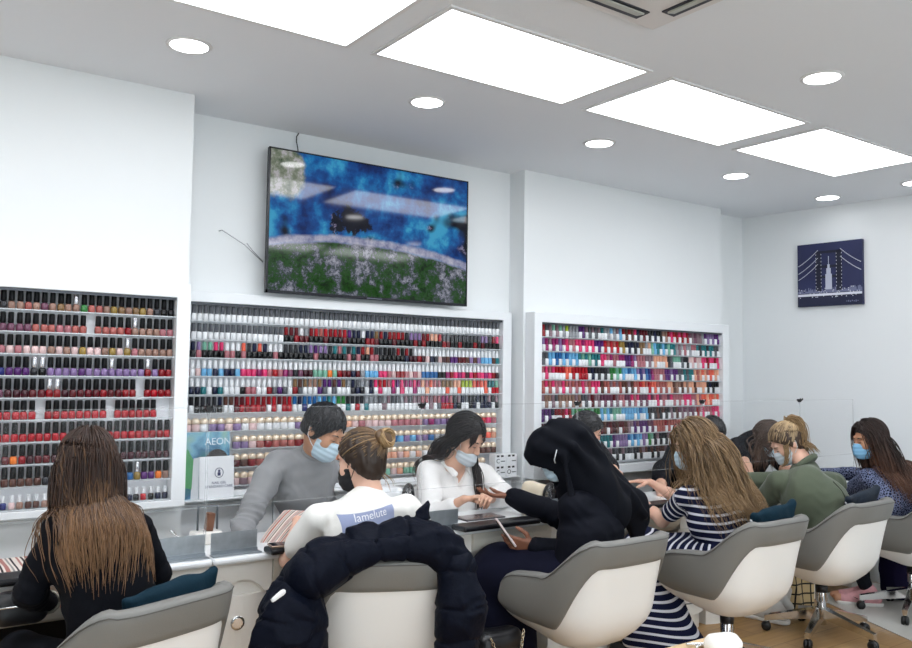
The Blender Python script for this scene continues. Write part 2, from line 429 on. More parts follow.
# ================================================================== TELEVISION
def tv_material():
    m = emis('tv_picture', '#ffffff', 1.0); N = m.node_tree.nodes; L = m.node_tree.links
    em = [n for n in N if n.type == 'EMISSION'][0]; out = [n for n in N if n.type == 'OUTPUT_MATERIAL'][0]
    tc = N.new('ShaderNodeTexCoord'); sp = N.new('ShaderNodeSeparateXYZ'); L.new(tc.outputs['Object'], sp.inputs[0])
    def nz(s, d=6, r=.55):
        n = N.new('ShaderNodeTexNoise'); n.inputs['Scale'].default_value = s; n.inputs['Detail'].default_value = d; n.inputs['Roughness'].default_value = r; L.new(tc.outputs['Object'], n.inputs['Vector']); return n.outputs['Fac']
    def ramp(x, st):
        r = N.new('ShaderNodeValToRGB'); cr = r.color_ramp
        while len(cr.elements) < len(st): cr.elements.new(.5)
        for e_, (p, c) in zip(cr.elements, st): e_.position = p; e_.color = (*lin(c), 1)
        L.new(x, r.inputs[0]); return r.outputs[0]
    def math_(op, a, b=None, c=None):
        n = N.new('ShaderNodeMath'); n.operation = op
        for i, q in enumerate((a, b, c)):
            if q is None: continue
            if isinstance(q, (int, float)): n.inputs[i].default_value = q
            else: L.new(q, n.inputs[i])
        return n.outputs[0]
    def mix(f, a, b):
        n = N.new('ShaderNodeMix'); n.data_type = 'RGBA'; L.new(f, n.inputs[0]); L.new(a, n.inputs[6]); L.new(b, n.inputs[7]); return n.outputs[2]
    x, z = sp.outputs[0], sp.outputs[2]
    sea = ramp(nz(3.6, 9, .62), [(.32, '#060e30'), (.41, '#0c2f78'), (.48, '#1558ab'), (.54, '#1f8ad4'), (.60, '#4cc0f2')])
    rocks = ramp(nz(9, 12, .75), [(.50, '#070c22'), (.58, '#0b1230'), (.63, '#a9a0c4')])
    bx = math_('ADD', x, .17); bz_ = math_('MULTIPLY', math_('ADD', z, -.03), 1.7); bd = math_('SQRT', math_('ADD', math_('MULTIPLY', bx, bx), math_('MULTIPLY', bz_, bz_)))
    bb = N.new('ShaderNodeMapRange'); L.new(math_('ADD', bd, math_('MULTIPLY_ADD', nz(6, 10, .75), .8, -.40)), bb.inputs[0]); bb.inputs[1].default_value = .115; bb.inputs[2].default_value = .10
    mk = math_('MAXIMUM', ramp(nz(2.1, 3), [(.55, '#000000'), (.60, '#ffffff')]), bb.outputs[0])
    sea2 = mix(mk, sea, rocks)
    land = ramp(nz(7, 14, .85), [(.36, '#060f08'), (.43, '#14330f'), (.475, '#2d6a1c'), (.50, '#22361f'), (.53, '#666b80'), (.61, '#cfd0de')])
    wob = math_('MULTIPLY_ADD', nz(6, 6), .05, -.025)
    arc = math_('MULTIPLY', math_('MULTIPLY', math_('ADD', x, .08), math_('ADD', x, .08)), -.16)
    h = math_('SUBTRACT', math_('ADD', z, wob), math_('ADD', arc, -.085))          # height over the shoreline
    foam = ramp(nz(16, 8, .7), [(.35, '#8288b4'), (.55, '#cfd0ea'), (.7, '#f2f2fb')])
    sm = N.new('ShaderNodeMapRange'); L.new(h, sm.inputs[0]); sm.inputs[1].default_value = -.004; sm.inputs[2].default_value = .004
    base = mix(sm.outputs[0], land, sea2)
    ab = N.new('ShaderNodeMapRange'); L.new(math_('ABSOLUTE', math_('SUBTRACT', h, .022)), ab.inputs[0]); ab.inputs[1].default_value = .03; ab.inputs[2].default_value = .012
    pic = mix(ab.outputs[0], base, foam)
    # pale islet in the upper corner
    dx = math_('ADD', x, .60); dz = math_('SUBTRACT', z, .27); rr = math_('SQRT', math_('ADD', math_('MULTIPLY', dx, dx), math_('MULTIPLY', dz, dz)))
    il = N.new('ShaderNodeMapRange'); L.new(math_('ADD', rr, math_('MULTIPLY_ADD', nz(9, 5), .12, -.06)), il.inputs[0]); il.inputs[1].default_value = .16; il.inputs[2].default_value = .13
    pic = mix(il.outputs[0], pic, ramp(nz(14, 8, .7), [(.35, '#33502f'), (.5, '#9aa38f'), (.6, '#dcd8e0')]))
    L.new(pic, em.inputs[0]); em.inputs[1].default_value = TV_E
    gl = N.new('ShaderNodeBsdfGlossy'); gl.inputs['Roughness'].default_value = .06
    mx = N.new('ShaderNodeMixShader'); mx.inputs[0].default_value = .045
    L.new(em.outputs[0], mx.inputs[1]); L.new(gl.outputs[0], mx.inputs[2]); L.new(mx.outputs[0], out.inputs[0])
    return m
TVX, TVZ, TVY = 2.435, 2.316, 4.235
tvt = thing('television', 'large flat television showing a blue sea coast, high on the wall', 'television', (TVX, TVY, TVZ))
hw, hh = .668, .397
MB().box((-hw, 0, -hh), (hw, .026, hh), bev=.004).build('housing', mat('tv_black', '#0b0c12', .35), tvt)
MB().box((-hw+.009, -.0015, -hh+.016), (hw-.009, .001, hh-.008)).build('screen', tv_material(), tvt)
bz = mat('tv_bezel', '#11131c', .25)
m = MB().box((-hw, -.004, -hh), (hw, .004, -hh+.016)).box((-hw, -.004, hh-.008), (hw, .004, hh)).box((-hw, -.004, -hh), (-hw+.009, .004, hh)).box((hw-.009, -.004, -hh), (hw, .004, hh))
m.build('bezel', bz, tvt)
MB().box((-.05, -.0055, -hh+.003), (.05, -.0035, -hh+.010)).build('name_strip', mat('tv_strip', '#6b6e78', .3, 1), tvt)
MB().box((-.22, .026, -.2), (.22, .112, .2)).build('wall_bracket', BLACKP, tvt)
p = at(298, 150, 4.31); q = at(298.5, 131, 4.31)
tag(MB().tube([p-V(0, 0, .03), p, p+V(-.006, .01, .05), q+V(-.006, .01, -.03), q+V(0.008, .015, -.01), q+V(.014, .03, -.004)], .0035, 6).build('power_cable', BLACKP), 'black cable rising from the television top to the ceiling edge', 'cable')
a, b = at(222, 230, 4.30), at(265, 262, 4.28)
tag(MB().tube([a+V(0, .045, 0), a, (a+b)/2+V(0, -.01, .006), b+V(-.004, .02, 0)], .0022, 5).tube([a*.35+b*.65+V(-.02, 0, .04), a*.3+b*.7+V(0, 0, .012), b+V(-.004, .02, .004)], .0022, 5).build('loose_wire', mat('grey_wire', '#8b8d90', .5)), 'thin grey loose wire poking out beside the television', 'cable')

# ================================================================== BRIDGE PICTURE
pc = thing('wall_picture', 'dark navy night picture of a lit bridge and tower', 'picture', (0, 0, 0))
pm = WA+WD*((WA[1]-3.602)/abs(WD[1])); ang = math.atan2(WD[1], WD[0])
pc.location = (pm[0]+WN[0]*.003, pm[1]+WN[1]*.003, 2.312); pc.rotation_euler = (0, 0, ang)   # local x along the wall, local -y faces the room
sgn = -1 if (Matrix.Rotation(ang, 3, 'Z') @ Vector((0, -1, 0))).dot(Vector(WN)) > 0 else 1
def pbox(m, x0, x1, z0, z1, d0, d1): m.box((x0, sgn*max(d0, d1) if sgn < 0 else d0, z0), (x1, sgn*min(d0, d1) if sgn < 0 else d1, z1)); return m
PW, PH = .252, .248
pbox(MB(), -PW, PW, -PH, PH, 0, .034).build('canvas', mat('picture_navy', '#20264f', .6, var=(3, .25)), pc)
m = pbox(MB(), -PW, PW, -PH, -PH+.10, .034, .0346); m.build('dark_water', mat('picture_water', '#141a3a', .6), pc)
dk = mat('picture_dark', '#11152e', .6); lt = mat('picture_light', '#d9dbe6', .6); md = mat('picture_mid', '#6a6f8d', .6)
m = MB()
for x in (-.105, .055):                                   # bridge tower legs and braces
    pbox(m, x, x+.045, -.13, .185, .034, .0352)
for z in (.165, .05, -.03): pbox(m, -.105, .10, z, z+.02, .034, .0352)
m.build('bridge_tower', dk, pc)
m = MB(); r_ = random.Random(3)
for s_ in (-1, 1):
    for off in (0, .055, .10):
        for i in range(26):
            u = i/25; x = s_*(.09+u*.18); z = .19-off*1.1-.15*u*(1.15-.3*u)
            if abs(x) < PW-.004 and z > -.14 and (s_ < 0 or off < .1): pbox(m, x-.0026, x+.0026, z-.0026, z+.0026, .034, .0354)
for x in (-.103, -.062, .057, .097):
    for i in range(10): pbox(m, x-.001, x+.002, -.1+i*.028, -.09+i*.028, .0352, .0358)
m.build('cable_lights', lt, pc)
m = MB()
for i in range(60):
    x = -PW+.006+i*(2*PW-.012)/59; hgt = r_.uniform(.008, .045); pbox(m, x-.004, x+.004, -.145, -.145+hgt, .034, .0349)
m.build('skyline', md, pc)
m = MB(); pbox(m, -PW+.003, PW-.003, -.168, -.150, .034, .0356)
for i in range(70): x = r_.uniform(-PW+.01, PW-.01); z = r_.uniform(-.185, -.11); pbox(m, x-.003, x+.003, z, z+.006, .0346, .0357)
m.build('waterfront_lights', lt, pc)
m = MB(); pbox(m, -.028, .022, -.12, 0, .0350, .0360); pbox(m, -.02, .014, 0, .045, .0350, .0360); pbox(m, -.012, .006, .045, .075, .0350, .0360); pbox(m, -.005, -.001, .075, .14, .0350, .0360)
m.build('tall_building', mat('picture_tower', '#b8bccd', .6), pc)
m = MB()
for i in range(7): pbox(m, .13+.014*i, .138+.014*i, -.222-.003*(i % 3), -.216+.004*(i % 2), .0346, .0352)
m.build('signature', md, pc)

# ================================================================== DISPLAY CASES
def case(name, label, x0, x1, z0, z1, yf, yb, ix0, ix1, iz0, iz1, shelves):
    t = thing(name, label, 'display case', ((x0+x1)/2, yb, z0))
    o = V((x0+x1)/2, yb, z0)
    L_ = lambda x, y, z: (x-o[0], y-o[1], z-o[2])
    m = MB()
    m.box(L_(x0, yf, z0), L_(x1, yb, iz0), bev=.004).box(L_(x0, yf, iz1), L_(x1, yb, z1), bev=.004)
    m.box(L_(x0, yf, iz0-.004), L_(ix0, yb, iz1+.004), bev=.004).box(L_(ix1, yf, iz0-.004), L_(x1, yb, iz1+.004), bev=.004)
    m.build('frame', W_GLOSS, t)
    MB().box(L_(ix0, yb-.006, iz0), L_(ix1, yb, iz1)).build('back_panel', mat('case_back', '#eef0f4', .5), t)
    MB().box(L_(ix0, yf+.012, iz1-.012), L_(ix1, yf+.018, iz1+.002)).build('top_rail', mat('case_rail', '#4c4f55', .4, .6), t)
    for z in shelves:
        s_ = MB().box(L_(ix0+.002, yf+.016, z-.0075), L_(ix1-.002, yb-.007, z-.0035)).build('shelf', SHELF, t)
        MB().box(L_(ix0+.002, yf+.0125, z-.0075), L_(ix1-.002, yf+.0155, z-.0030)).build('shelf_lip', mat('shelf_lip', '#c3c8cc', .25), s_)
    return t
ZS1 = [1.752-.0945*i for i in range(10)]
ZS2 = [1.758-.0955*i for i in range(10)]
ZS3 = [1.752-.0935*i for i in range(10)]
case('polish_display_case', 'white framed case of black capped polish bottles on the pier wall', -.6, 1.285, .859, 1.905, 3.97, 4.054, -.53, 1.219, .892, 1.838, ZS1)
case('polish_display_case', 'wide white case of polish bottles and gold lidded jars under the television', 1.30, 3.505, .845, 1.905, 4.275, 4.349, 1.365, 3.435, .872, 1.85, ZS2)
case('polish_display_case', 'white framed case of colour capped gel bottles on the pilaster', 3.556, 5.567, .825, 1.905, 4.105, 4.199, 3.622, 5.492, .885, 1.84, ZS3)
m = MB().box((1.298, 4.292, 0), (3.53, 4.349, .838), bev=.003)
t = thing('wall_cupboard', 'low white cupboard below the television display case', 'cupboard', (2.41, 4.349, 0))
MB().box((-1.11, -.05, .0), (1.12, 0, .838), bev=.003).build('body', W_WALL, t); m.bm.free()
for k in range(4): MB().box((-1.10+.555*k, -.066, .06), (-.553+.555*k, -.0505, .815), bev=.003).build('door', W_GLOSS, t)

# ------------------------------------------------------------------ bottle shapes
def two(name, mb1, mb2): return mb1.mesh(name+'_body'), mb2.mesh(name+'_cap')
ME_POL = two('polish', MB().lathe([(.0115, 0), (.0140, .002), (.0140, .026), (.0115, .032), (.007, .034)], seg=12, sq=4), MB().lathe([(.0108, .0345), (.0122, .037), (.0112, .078), (.0095, .0815)], seg=10))
ME_LAC = two('lacquer', MB().lathe([(.0120, 0), (.0134, .002), (.0134, .034), (.0110, .0385)], seg=8, sq=4), MB().lathe([(.0102, .039), (.0110, .042), (.0104, .080), (.0090, .0825)], seg=8))
ME_GEL = two('gel', MB().lathe([(.0130, 0), (.0142, .002), (.0142, .040), (.0120, .043)], seg=8, sq=5), MB().lathe([(.0112, .0435), (.0120, .046), (.0114, .082), (.0100, .0845)], seg=8))
ME_MIN = two('mini', MB().lathe([(.0115, 0), (.0125, .002), (.0125, .024), (.0085, .028)], seg=8, sq=4), MB().lathe([(.0080, .0285), (.0084, .031), (.0080, .055), (.0070, .0565)], seg=8))
ME_JAR = two('jar', MB().lathe([(.0195, 0), (.0216, .003), (.0216, .032), (.0185, .037)], seg=12), MB().lathe([(.0205, .0375), (.0216, .039), (.0216, .053), (.0175, .064), (.0080, .068)], seg=12))
POL_B = objcol('polish_glass', .16, .15); POL_C = objcol('polish_cap', .4, 0, spec=.22); SILV = mat('silver_cap', '#d9d9de', .2, .85)
GOLD = mat('gold_lid', '#ecdac2', .3, .45)
for me_, m_ in ((ME_POL[0], POL_B), (ME_POL[1], POL_C), (ME_LAC[0], POL_B), (ME_LAC[1], POL_C), (ME_GEL[0], POL_B), (ME_GEL[1], POL_C), (ME_MIN[0], POL_B), (ME_MIN[1], POL_C), (ME_JAR[0], POL_B), (ME_JAR[1], GOLD)): me_.materials.append(m_)
PALS = {'k': ('dark grey', '#33333a'), 'n': ('nude', '#b58d7c'), 't': ('tan', '#a17d55'), 'm': ('mauve', '#84506a'), 'w': ('wine red', '#4a0d20'), 'r': ('red', '#a50e1e'), 'R': ('bright red', '#cf1228'), 'p': ('pink', '#d2828c'),
        'P': ('pale pink', '#e3c3c2'), 's': ('salmon', '#cc7068'), 'g': ('green', '#3c9a4a'), 'b': ('blue', '#262f86'), 'l': ('lilac', '#a285bd'), 'v': ('purple', '#642680'), 'o': ('orange', '#ee7a22'), 'y': ('gold', '#b4954a'),
        'd': ('black', '#08080d'), 'c': ('clear', '#dfe0e2'), 'u': ('bright blue', '#2b78c0'), 'a': ('burgundy', '#701020'), 'W': ('white', '#eef0f3'), 'G': ('grey', '#6c6f76'), 'h': ('hot pink', '#e23a72'), 'f': ('magenta', '#b32a7a'),
        'q': ('teal', '#2a8a92'), 'C': ('sky blue', '#6fb4e2'), 'O': ('coral', '#ef6a55'), 'L': ('lime', '#c4dd3a'), 'M': ('mint', '#8fd3b8'), 'e': ('peach', '#e8a98c'), 'N': ('navy', '#1c2348'), 'B': ('brown', '#6b4136'), 'x': ('silver', '#b9bcc2'), 'z': ('dusty mauve', '#a3848f')}
jit = random.Random(5)
def colr(ch, j=.10):
    c = lin(PALS[ch][1]); k = (1+jit.uniform(-j, j))*(.62 if max(c) < .75 else .9); return (*[min(1, x*k) for x in c], 1)
def bottle(name, cat, meshes, x, y, z, body, cap, label, group, capmat=None):
    o = bpy.data.objects.new(name, meshes[0]); COL.objects.link(o); o.location = (x, y, z); o.rotation_euler = (0, 0, jit.uniform(-.25, .25)); o.color = colr(body)
    tag(o, label, cat, group)
    c = bpy.data.objects.new('cap' if name != 'powder_jar' else 'lid', meshes[1]); COL.objects.link(c); c.parent = o
    if name != 'powder_jar':
        c.color = colr(cap, .06)
        if cap == 'x' and capmat: c.material_slots[0].link = 'OBJECT'; c.material_slots[0].material = SILV
    return o
# --- case of black caps (rows read from the photograph; first string bodies, second caps)
D1 = ['kkkknnsnmntnngssnytntynkdd|kkkkkkkkkkkkxkkkkkkkkkkkkk', 'mmmmmmmsssppss.ssssrnnnnpp|kkkkkkkkkkkkkk.kkkkkxkkkkk', 'ppxpPpPPPnPnPyPPnyPypnnnnn|kkxkkkkkkkkkkkkkkkkxkkkkkk', 'bbbbvvvkdllllvllllllllrlrr|kkkkkkkxxkkkkkkkkxkkkkxkkk',
      '.pmmwwwaarrwaaaaraarr.rRrr|.kkkkkkkkxxkkkkkkkkkk.kkkk', 'RRRRRRRR.rRRRRRRR.RRRRRR..|kkkkkkkk.kkkkkkkk.kkkkkk..', 'RRRRRRRRRRRRrRRRRRRRRRRrrR|kkkkkkkkkkkkkkkkkkkkkkkkkk', 'aaaaaorwaawaaaawwwNwwwwwww|kkkkkkkkkkkkkkkkkkkkkkkkkk',
      'kkkBBBBBBkkBBBkkkkNkuyvvon|kkkkkkkkkkkkkkkkkkkkkxkkkk', 'llcNbPnBBndawPpdPwdrNdRdNN|WWWWWWWWWWWWWWWWWWWWWWWWWW']
DOT = '.'; CAPN = {'k': 'black', 'W': 'white', 'x': 'silver'}
for r, row in enumerate(D1):
    bo, ca = row.split('|'); n = len(bo)
    for i in range(n):
        if bo[i] == '.': continue
        x = 1.203-(n-1-i)*.0320; cc = 'd' if ca[i] == 'k' else ca[i]
        lb = f'{PALS[bo[i]][0]} {CAPN[ca[i]]}-capped polish bottle, {nth(r+1)} shelf of the pier case, {nth(len(bo[i:].replace(DOT, str())))} from the television'
        bottle('nail_polish_bottle', 'nail polish', ME_MIN if r == 9 else ME_POL, x+jit.uniform(-.0012, .0012), 4.018, ZS1[r]-.0032, bo[i], cc, lb, f'polish bottles on the {nth(r+1)} shelf of the pier wall case', True)
def expand(spec, n):
    """'0.3:abc 1:de' -> n letters; each letter group repeats up to its fraction"""
    out = []; segs = [(float(a), b) for a, b in (q.split(':') for q in spec.split())]
    for i in range(n):
        u = (i+.5)/n
        for fr, s_ in segs:
            if u <= fr: out.append(s_[jit.randrange(len(s_))]); break
    return out
REST = {}
def rest(key, meshes, x, y, z, cb, cc, m2=None):
    REST.setdefault(key, []).append((meshes, x, y, z, cb, cc))
# --- case under the television: bottles above, jars below
N2 = 68
D2 = [('1:G', '1:W'), ('.27:G .31:ra .34:xW .45:rRs .5:vN .52:Wy .56:tN .6:qNr .66:rkR .7:Wl .78:rRae .92:kdG 1:rhlk', '.27:W 1:ddddddra'), ('.03:N .05:Wl .1:hM .14:WW .22:ONk .27:WO .4:vNkl .48:Nkqp .55:rWeN .62:kdW .68:dra 1:W', '.03:d .05:p .1:d .14:pd .65:ddddddddp .8:rkPwN 1:lvBaCq'),
      ('1:W', '.04:PW .14:NqbGC .28:hRhfp .36:mwk .42:Mbo .5:kNar .56:Cx .68:phPrP .76:uPp .8:d 1:hfhrwr'), ('.3:W .45:tBnv .55:kNGx .62:hRp .7:fvfh .78:eOp .86:Ote .9:L .95:RO 1:qM', '.12:PNqW .2:Wpd .45:WrWvWG .55:WkWN .7:WhWfW .78:WeWO .86:WOW .9:LW 1:WROWq'),
      ('.05:Wd .1:kN .15:aB .3:rRa .35:Nu .42:uqC .46:gM .52:qNk .56:hx .68:Gzx .78:pz .82:Rpf 1:kNGz', '.05:Wd .1:dk .15:Wak .3:WrWR .35:WbW .46:WCgW .56:WqRW .78:WGWz .82:WR 1:dWNW')]
for r, (cs, bs) in enumerate(D2):
    cc, bb = expand(cs, N2), expand(bs, N2)
    for i in range(N2):
        x = 1.381+i*.0303; y = 4.314
        if r == 0 or i < 50 - (r > 2)*8:
            lb = f'{PALS[bb[i]][0]} bottle with {PALS[cc[i]][0]} cap under the television, {nth(r+1)} shelf, {nth(i+1)} from the pier'
            bottle('lacquer_bottle', 'nail polish', ME_LAC, x, y, ZS2[r]-.0032, bb[i], cc[i], lb, f'bottles on the {nth(r+1)} shelf under the television')
        else: rest('lacquer_bottles', ME_LAC, x, y, ZS2[r]-.0032, colr(bb[i]), colr(cc[i]))
N2J = 46
D2J = ['.25:PlPW .4:lWl .6:PepP .72:php .85:flv 1:phR', '.2:lP .45:rRhs .6:Oe .76:lCu .9:CxW 1:Oe', '.4:rasB .6:eP .78:WxPe .9:xW 1:seB', '.3:zP .5:Ws .63:CMP .8:Mee 1:xPz']
for r, bs in enumerate(D2J):
    bb = expand(bs, N2J); cnt = 0
    for i in range(N2J):
        x = 1.392+i*.0443
        if r > 0 and x < 1.62: continue
        if r == 3 and x > 3.30: continue
        cnt += 1
        lb = f'{PALS[bb[i]][0]} jar with gold lid, {nth(r+1)} jar shelf under the television, {nth(cnt)} from the pier'
        bottle('powder_jar', 'powder jar', ME_JAR, x, 4.311, ZS2[6+r]-.0032, bb[i], 'y', lb, f'gold lidded jars on the {nth(r+1)} jar shelf')
# --- gel bottles on the pilaster
N3 = 62
D3 = ['.04:rw .12:GMz .2:xLG .3:vzG .34:qNx .42:zxC .5:rhB .56:kNa .64:Nkd .68:ne .8:hRr .9:zxm 1:lvv', '.12:lfz .2:fph .28:hf .32:v .4:ROs .44:Ly .52:Nqk .58:tex .72:qMC .86:zxp 1:Gkq', '.05:GN .2:CuC .26:gqM .3:q .42:fhp .48:fv .55:pl .6:lz .68:Oe .8:GkM .88:Pp 1:rRh', '.08:hp .2:RO .24:R .36:kGN .42:gM .5:uCu .58:lub .66:fhp .74:vl .84:Gkq 1:eOs',
      '.3:shp .5:zsB .6:ROs .68:Os .86:nBe .92:te 1:Nd', '.25:Gnz .4:mza .7:hpm .86:php 1:Oep', '.08:vN .16:rh .3:qMg .42:MqC .56:CuC .74:Bzk .85:mz 1:hrp', '.45:waB .6:zmv .85:sr 1:hRR', '.14:vl .24:uq .4:vql .56:luC .6:gM .7:kz 1:rh', '.5:Gzk .8:kzB 1:aN']
B3 = ['', '', '', '', '', '', '', '', '', 'dWkdWB']
ntot = 0
for r, cs in enumerate(D3):
    cc = expand(cs, N3)
    for i in range(N3):
        bb = 'W' if (i//1) % 2 == r % 2 else (cc[i] if r != 9 else B3[9][i % 6])
        if jit.random() < .12: bb = 'W' if bb != 'W' else cc[i]
        x = 3.638+i*.0302; y = 4.152
        if i < 30 or (r == 0 and i < 34):
            lb = f'{PALS[bb][0]} gel bottle with {PALS[cc[i]][0]} cap, {nth(r+1)} pilaster shelf, {nth(i+1)} from the television'
            bottle('gel_polish_bottle', 'gel polish', ME_GEL, x, y, ZS3[r]-.0032, bb, cc[i], lb, f'gel bottles on the {nth(r+1)} pilaster shelf')
        else: rest('gel_bottles', ME_GEL, x, y, ZS3[r]-.0032, colr(bb), colr(cc[i]))
def stuff(name, rows, label, cat):
    vs, fs3, cols, off = [], [], [], 0; me = bpy.data.meshes.new(name); bm = bmesh.new(); lay = bm.loops.layers.float_color.new('shade')
    for meshes, x, y, z, cb, cc in rows:
        for me_, c in ((meshes[0], cb), (meshes[1], cc)):
            vv = [bm.verts.new((v.co.x+x, v.co.y+y, v.co.z+z)) for v in me_.vertices]
            for p_ in me_.polygons:
                f = bm.faces.new([vv[k] for k in p_.vertices])
                for l_ in f.loops: l_[lay] = c
    bm.to_mesh(me); bm.free()
    mm = mat('shelf_rest', (1, 1, 1), .25, coat=.3); N = mm.node_tree.nodes
    va = N.new('ShaderNodeAttribute'); va.attribute_name = 'shade'; mm.node_tree.links.new(va.outputs['Color'], N['Principled BSDF'].inputs['Base Color'])
    return tag(link_mesh(name, me, mm), label, cat, kind='stuff')
stuff('lacquer_bottle_rows', REST['lacquer_bottles'], 'dense rows of small bottles toward the far end of the television case', 'nail polish')
stuff('gel_bottle_rows', REST['gel_bottles'], 'dense rows of gel bottles toward the far end of the pilaster case', 'gel polish')
# ================================================================== MANICURE COUNTER
YFR, YBK, ZT = 3.245, 3.69, .76
B0 = 1.17; PITCH_ = 1.02
STN = ['nearest the pier wall, behind the long haired woman in black', 'with the striped towel, in front of the puffer jacket chair', 'where the woman in the dark headscarf sits', 'where the woman in the striped dress sits', 'where the woman in the green jacket sits', 'against the bridge picture wall']
def station(k, x0, x1):
    t = thing('manicure_table', 'white manicure table '+STN[k], 'manicure table', ((x0+x1)/2, 3.46, 0)); o = V((x0+x1)/2, 3.46, 0)
    w = (x1-x0)/2
    yf, yb = YFR-o[1], YBK-o[1]
    MB().box((-w+.002, yf, .732), (w-.002, yb, ZT), bev=.010).build('worktop', W_GLOSS, t)
    for sx in (-1, 1):
        a, b = (-w+.02, -w+.245) if sx < 0 else (w-.245, w-.02)
        m = MB(); n = 8
        pts = [(a, .40-.02), (a, yf+.05)]
        for i in range(n+1):                                   # rounded front face
            u = i/n; pts.append((a+(b-a)*u, yf+.05-.035*math.sin(PI*u)))
        pts.append((b, .19))
        pts = [(a, .20)] + [(a+(b-a)*i/n, yf+.055-.035*math.sin(PI*i/n)) for i in range(n+1)] + [(b, .20)]
        m.prism(pts, .10, .60, mi=0)
        small = [(a+.012+(b-a-.024)*i/n, yf+.075-.03*math.sin(PI*i/n)) for i in range(n+1)]
        m.prism([(a+.012, .19)]+small+[(b-.012, .19)], .0, .10)
        p = m.build('pedestal', CREAM, t)
        for z in (.165, .195):
            MB().tube([(q[0]*1.0, q[1]-.001, z) for q in pts], .0028, 6).build('trim_line', BLACKP, p)
        # support block with arched underside
        m = MB(); c = (a+b)/2; hwid = (b-a)/2+.012; ar = [(c-hwid, .732), (c-hwid, .605)]
        for i in range(11): u = i/10; ar.append((c-hwid+.03+(2*hwid-.06)*u, .605+.055*math.sin(PI*u)**.7))
        ar += [(c+hwid, .605), (c+hwid, .732)]
        m.prism(ar, yf+.03, .20, axis='y'); m.box((c-hwid+.02, yf+.05, .60), (c+hwid-.02, .20, .70)); m.build('support', CREAM, t)
        if sx < 0:
            m = MB().lathe([(.019, -.004), (.027, -.004), (.028, .0), (.028, .006), (.019, .006)], (c-.02, yf+.024, .495), 24, 0, (0, -1, 0)); g = m.build('cable_grommet', CHROME, t)
            MB().lathe([(.0195, 0), (.0195, .002)], (c-.02, yf+.026, .495), 24, 0, (0, -1, 0)).build('hole', BLACKM, g)
    # half round drawer drum under the top
    a, b = -w+.26, w-.26; n = 14; pr = [(yf+.02, .732)]
    for i in range(n+1): th = PI*(i/n); pr.append((yf+.135-.12*math.cos(th), .70-.118*math.sin(th)))
    pr.append((yf+.27, .732))
    d = MB().prism(pr, a, b, axis='x').build('drum_drawer', mat('drum_cream', '#e4dfd3', .3, coat=.3), t)
    MB().lathe([(.022, 0), (.022, .004), (.014, .006)], ((a+b)/2+.0, yf+.052, .66), 16, 0, (0, -.8, -.5)).build('finger_hole', BLACKP, d)
    MB().box((a-.02, .12, .02), (b+.02, .14, .72)).build('modesty_panel', BLACKM, t)
    return t
for k in range(6):
    x0 = B0-PITCH_+PITCH_*k
    station(k, x0, min(x0+PITCH_, 6.135))
# steel dividers, one either side of each joint
DL = [('steel divider plate at the pier side of the first table', 0), ('steel divider plate just behind the teal cushion chair', 0)]
def divider(x0, x1, lb):
    t = thing('screen_bracket', lb, 'screen bracket', ((x0+x1)/2, 3.315, ZT)); w = (x1-x0)/2
    MB().box((-w, 0, .001), (w, .003, .088)).build('upright_plate', STEEL, t)
    MB().box((-w-.004, -.045, .001), (w+.004, .0, .005)).box((-w, -.008, .005), (w, -.001, .018)).build('foot_plate', mat('steel_foot', '#a0a6ab', .45, 1), t)
NM = ['first', 'second', 'third', 'fourth', 'fifth', 'sixth']
for k in range(1, 6):
    x = B0+PITCH_*(k-1)
    divider(x-.205, x-.012, f'brushed steel bracket at the far end of the {NM[k-1]} manicure table from the pier')
    divider(x+.012, x+.205, f'brushed steel bracket at the near end of the {NM[k]} manicure table from the pier')
# clear screens
SB = [.20, 1.185, 2.23, 3.26, 4.335, 5.40, 6.10]
for k in range(6):
    x0, x1 = SB[k]+.004, SB[k+1]-.004
    t = thing('acrylic_screen', f'clear acrylic screen over the {NM[k]} manicure table from the pier', 'screen', ((x0+x1)/2, 3.40, ZT)); w = (x1-x0)/2
    zb, zt = .942-ZT, 1.345-ZT
    MB().box((-w, -.002, zb), (w, .002, zt)).build('pane', ACR, t)
    e = MB().box((-w, -.0028, zb-.003), (w, .0028, zb)); e.box((-w, -.0028, zt-.002), (w, .0028, zt)); e.build('edge', ACRE, t)
    for s_ in (-1, 1): MB().box((s_*w-.0014, -.003, .0005), (s_*w+.0014, .003, zt)).build('post', ACRE, t)
for k in range(1, 6):
    tag(MB().box((SB[k]-.014, 3.388, 1.338), (SB[k]+.014, 3.412, 1.352)).tube([(SB[k]-.01, 3.384, 1.345), (SB[k]-.013, 3.384, 1.358)], .004, 6).tube([(SB[k]+.01, 3.384, 1.345), (SB[k]+.013, 3.384, 1.358)], .004, 6)
        .box((SB[k]-.010, 3.392, 1.330), (SB[k]+.010, 3.408, 1.340)).build('screen_clip', BLACKP), f'small black clip joining the {NM[k-1]} and {NM[k]} clear screens from the pier', 'clip')

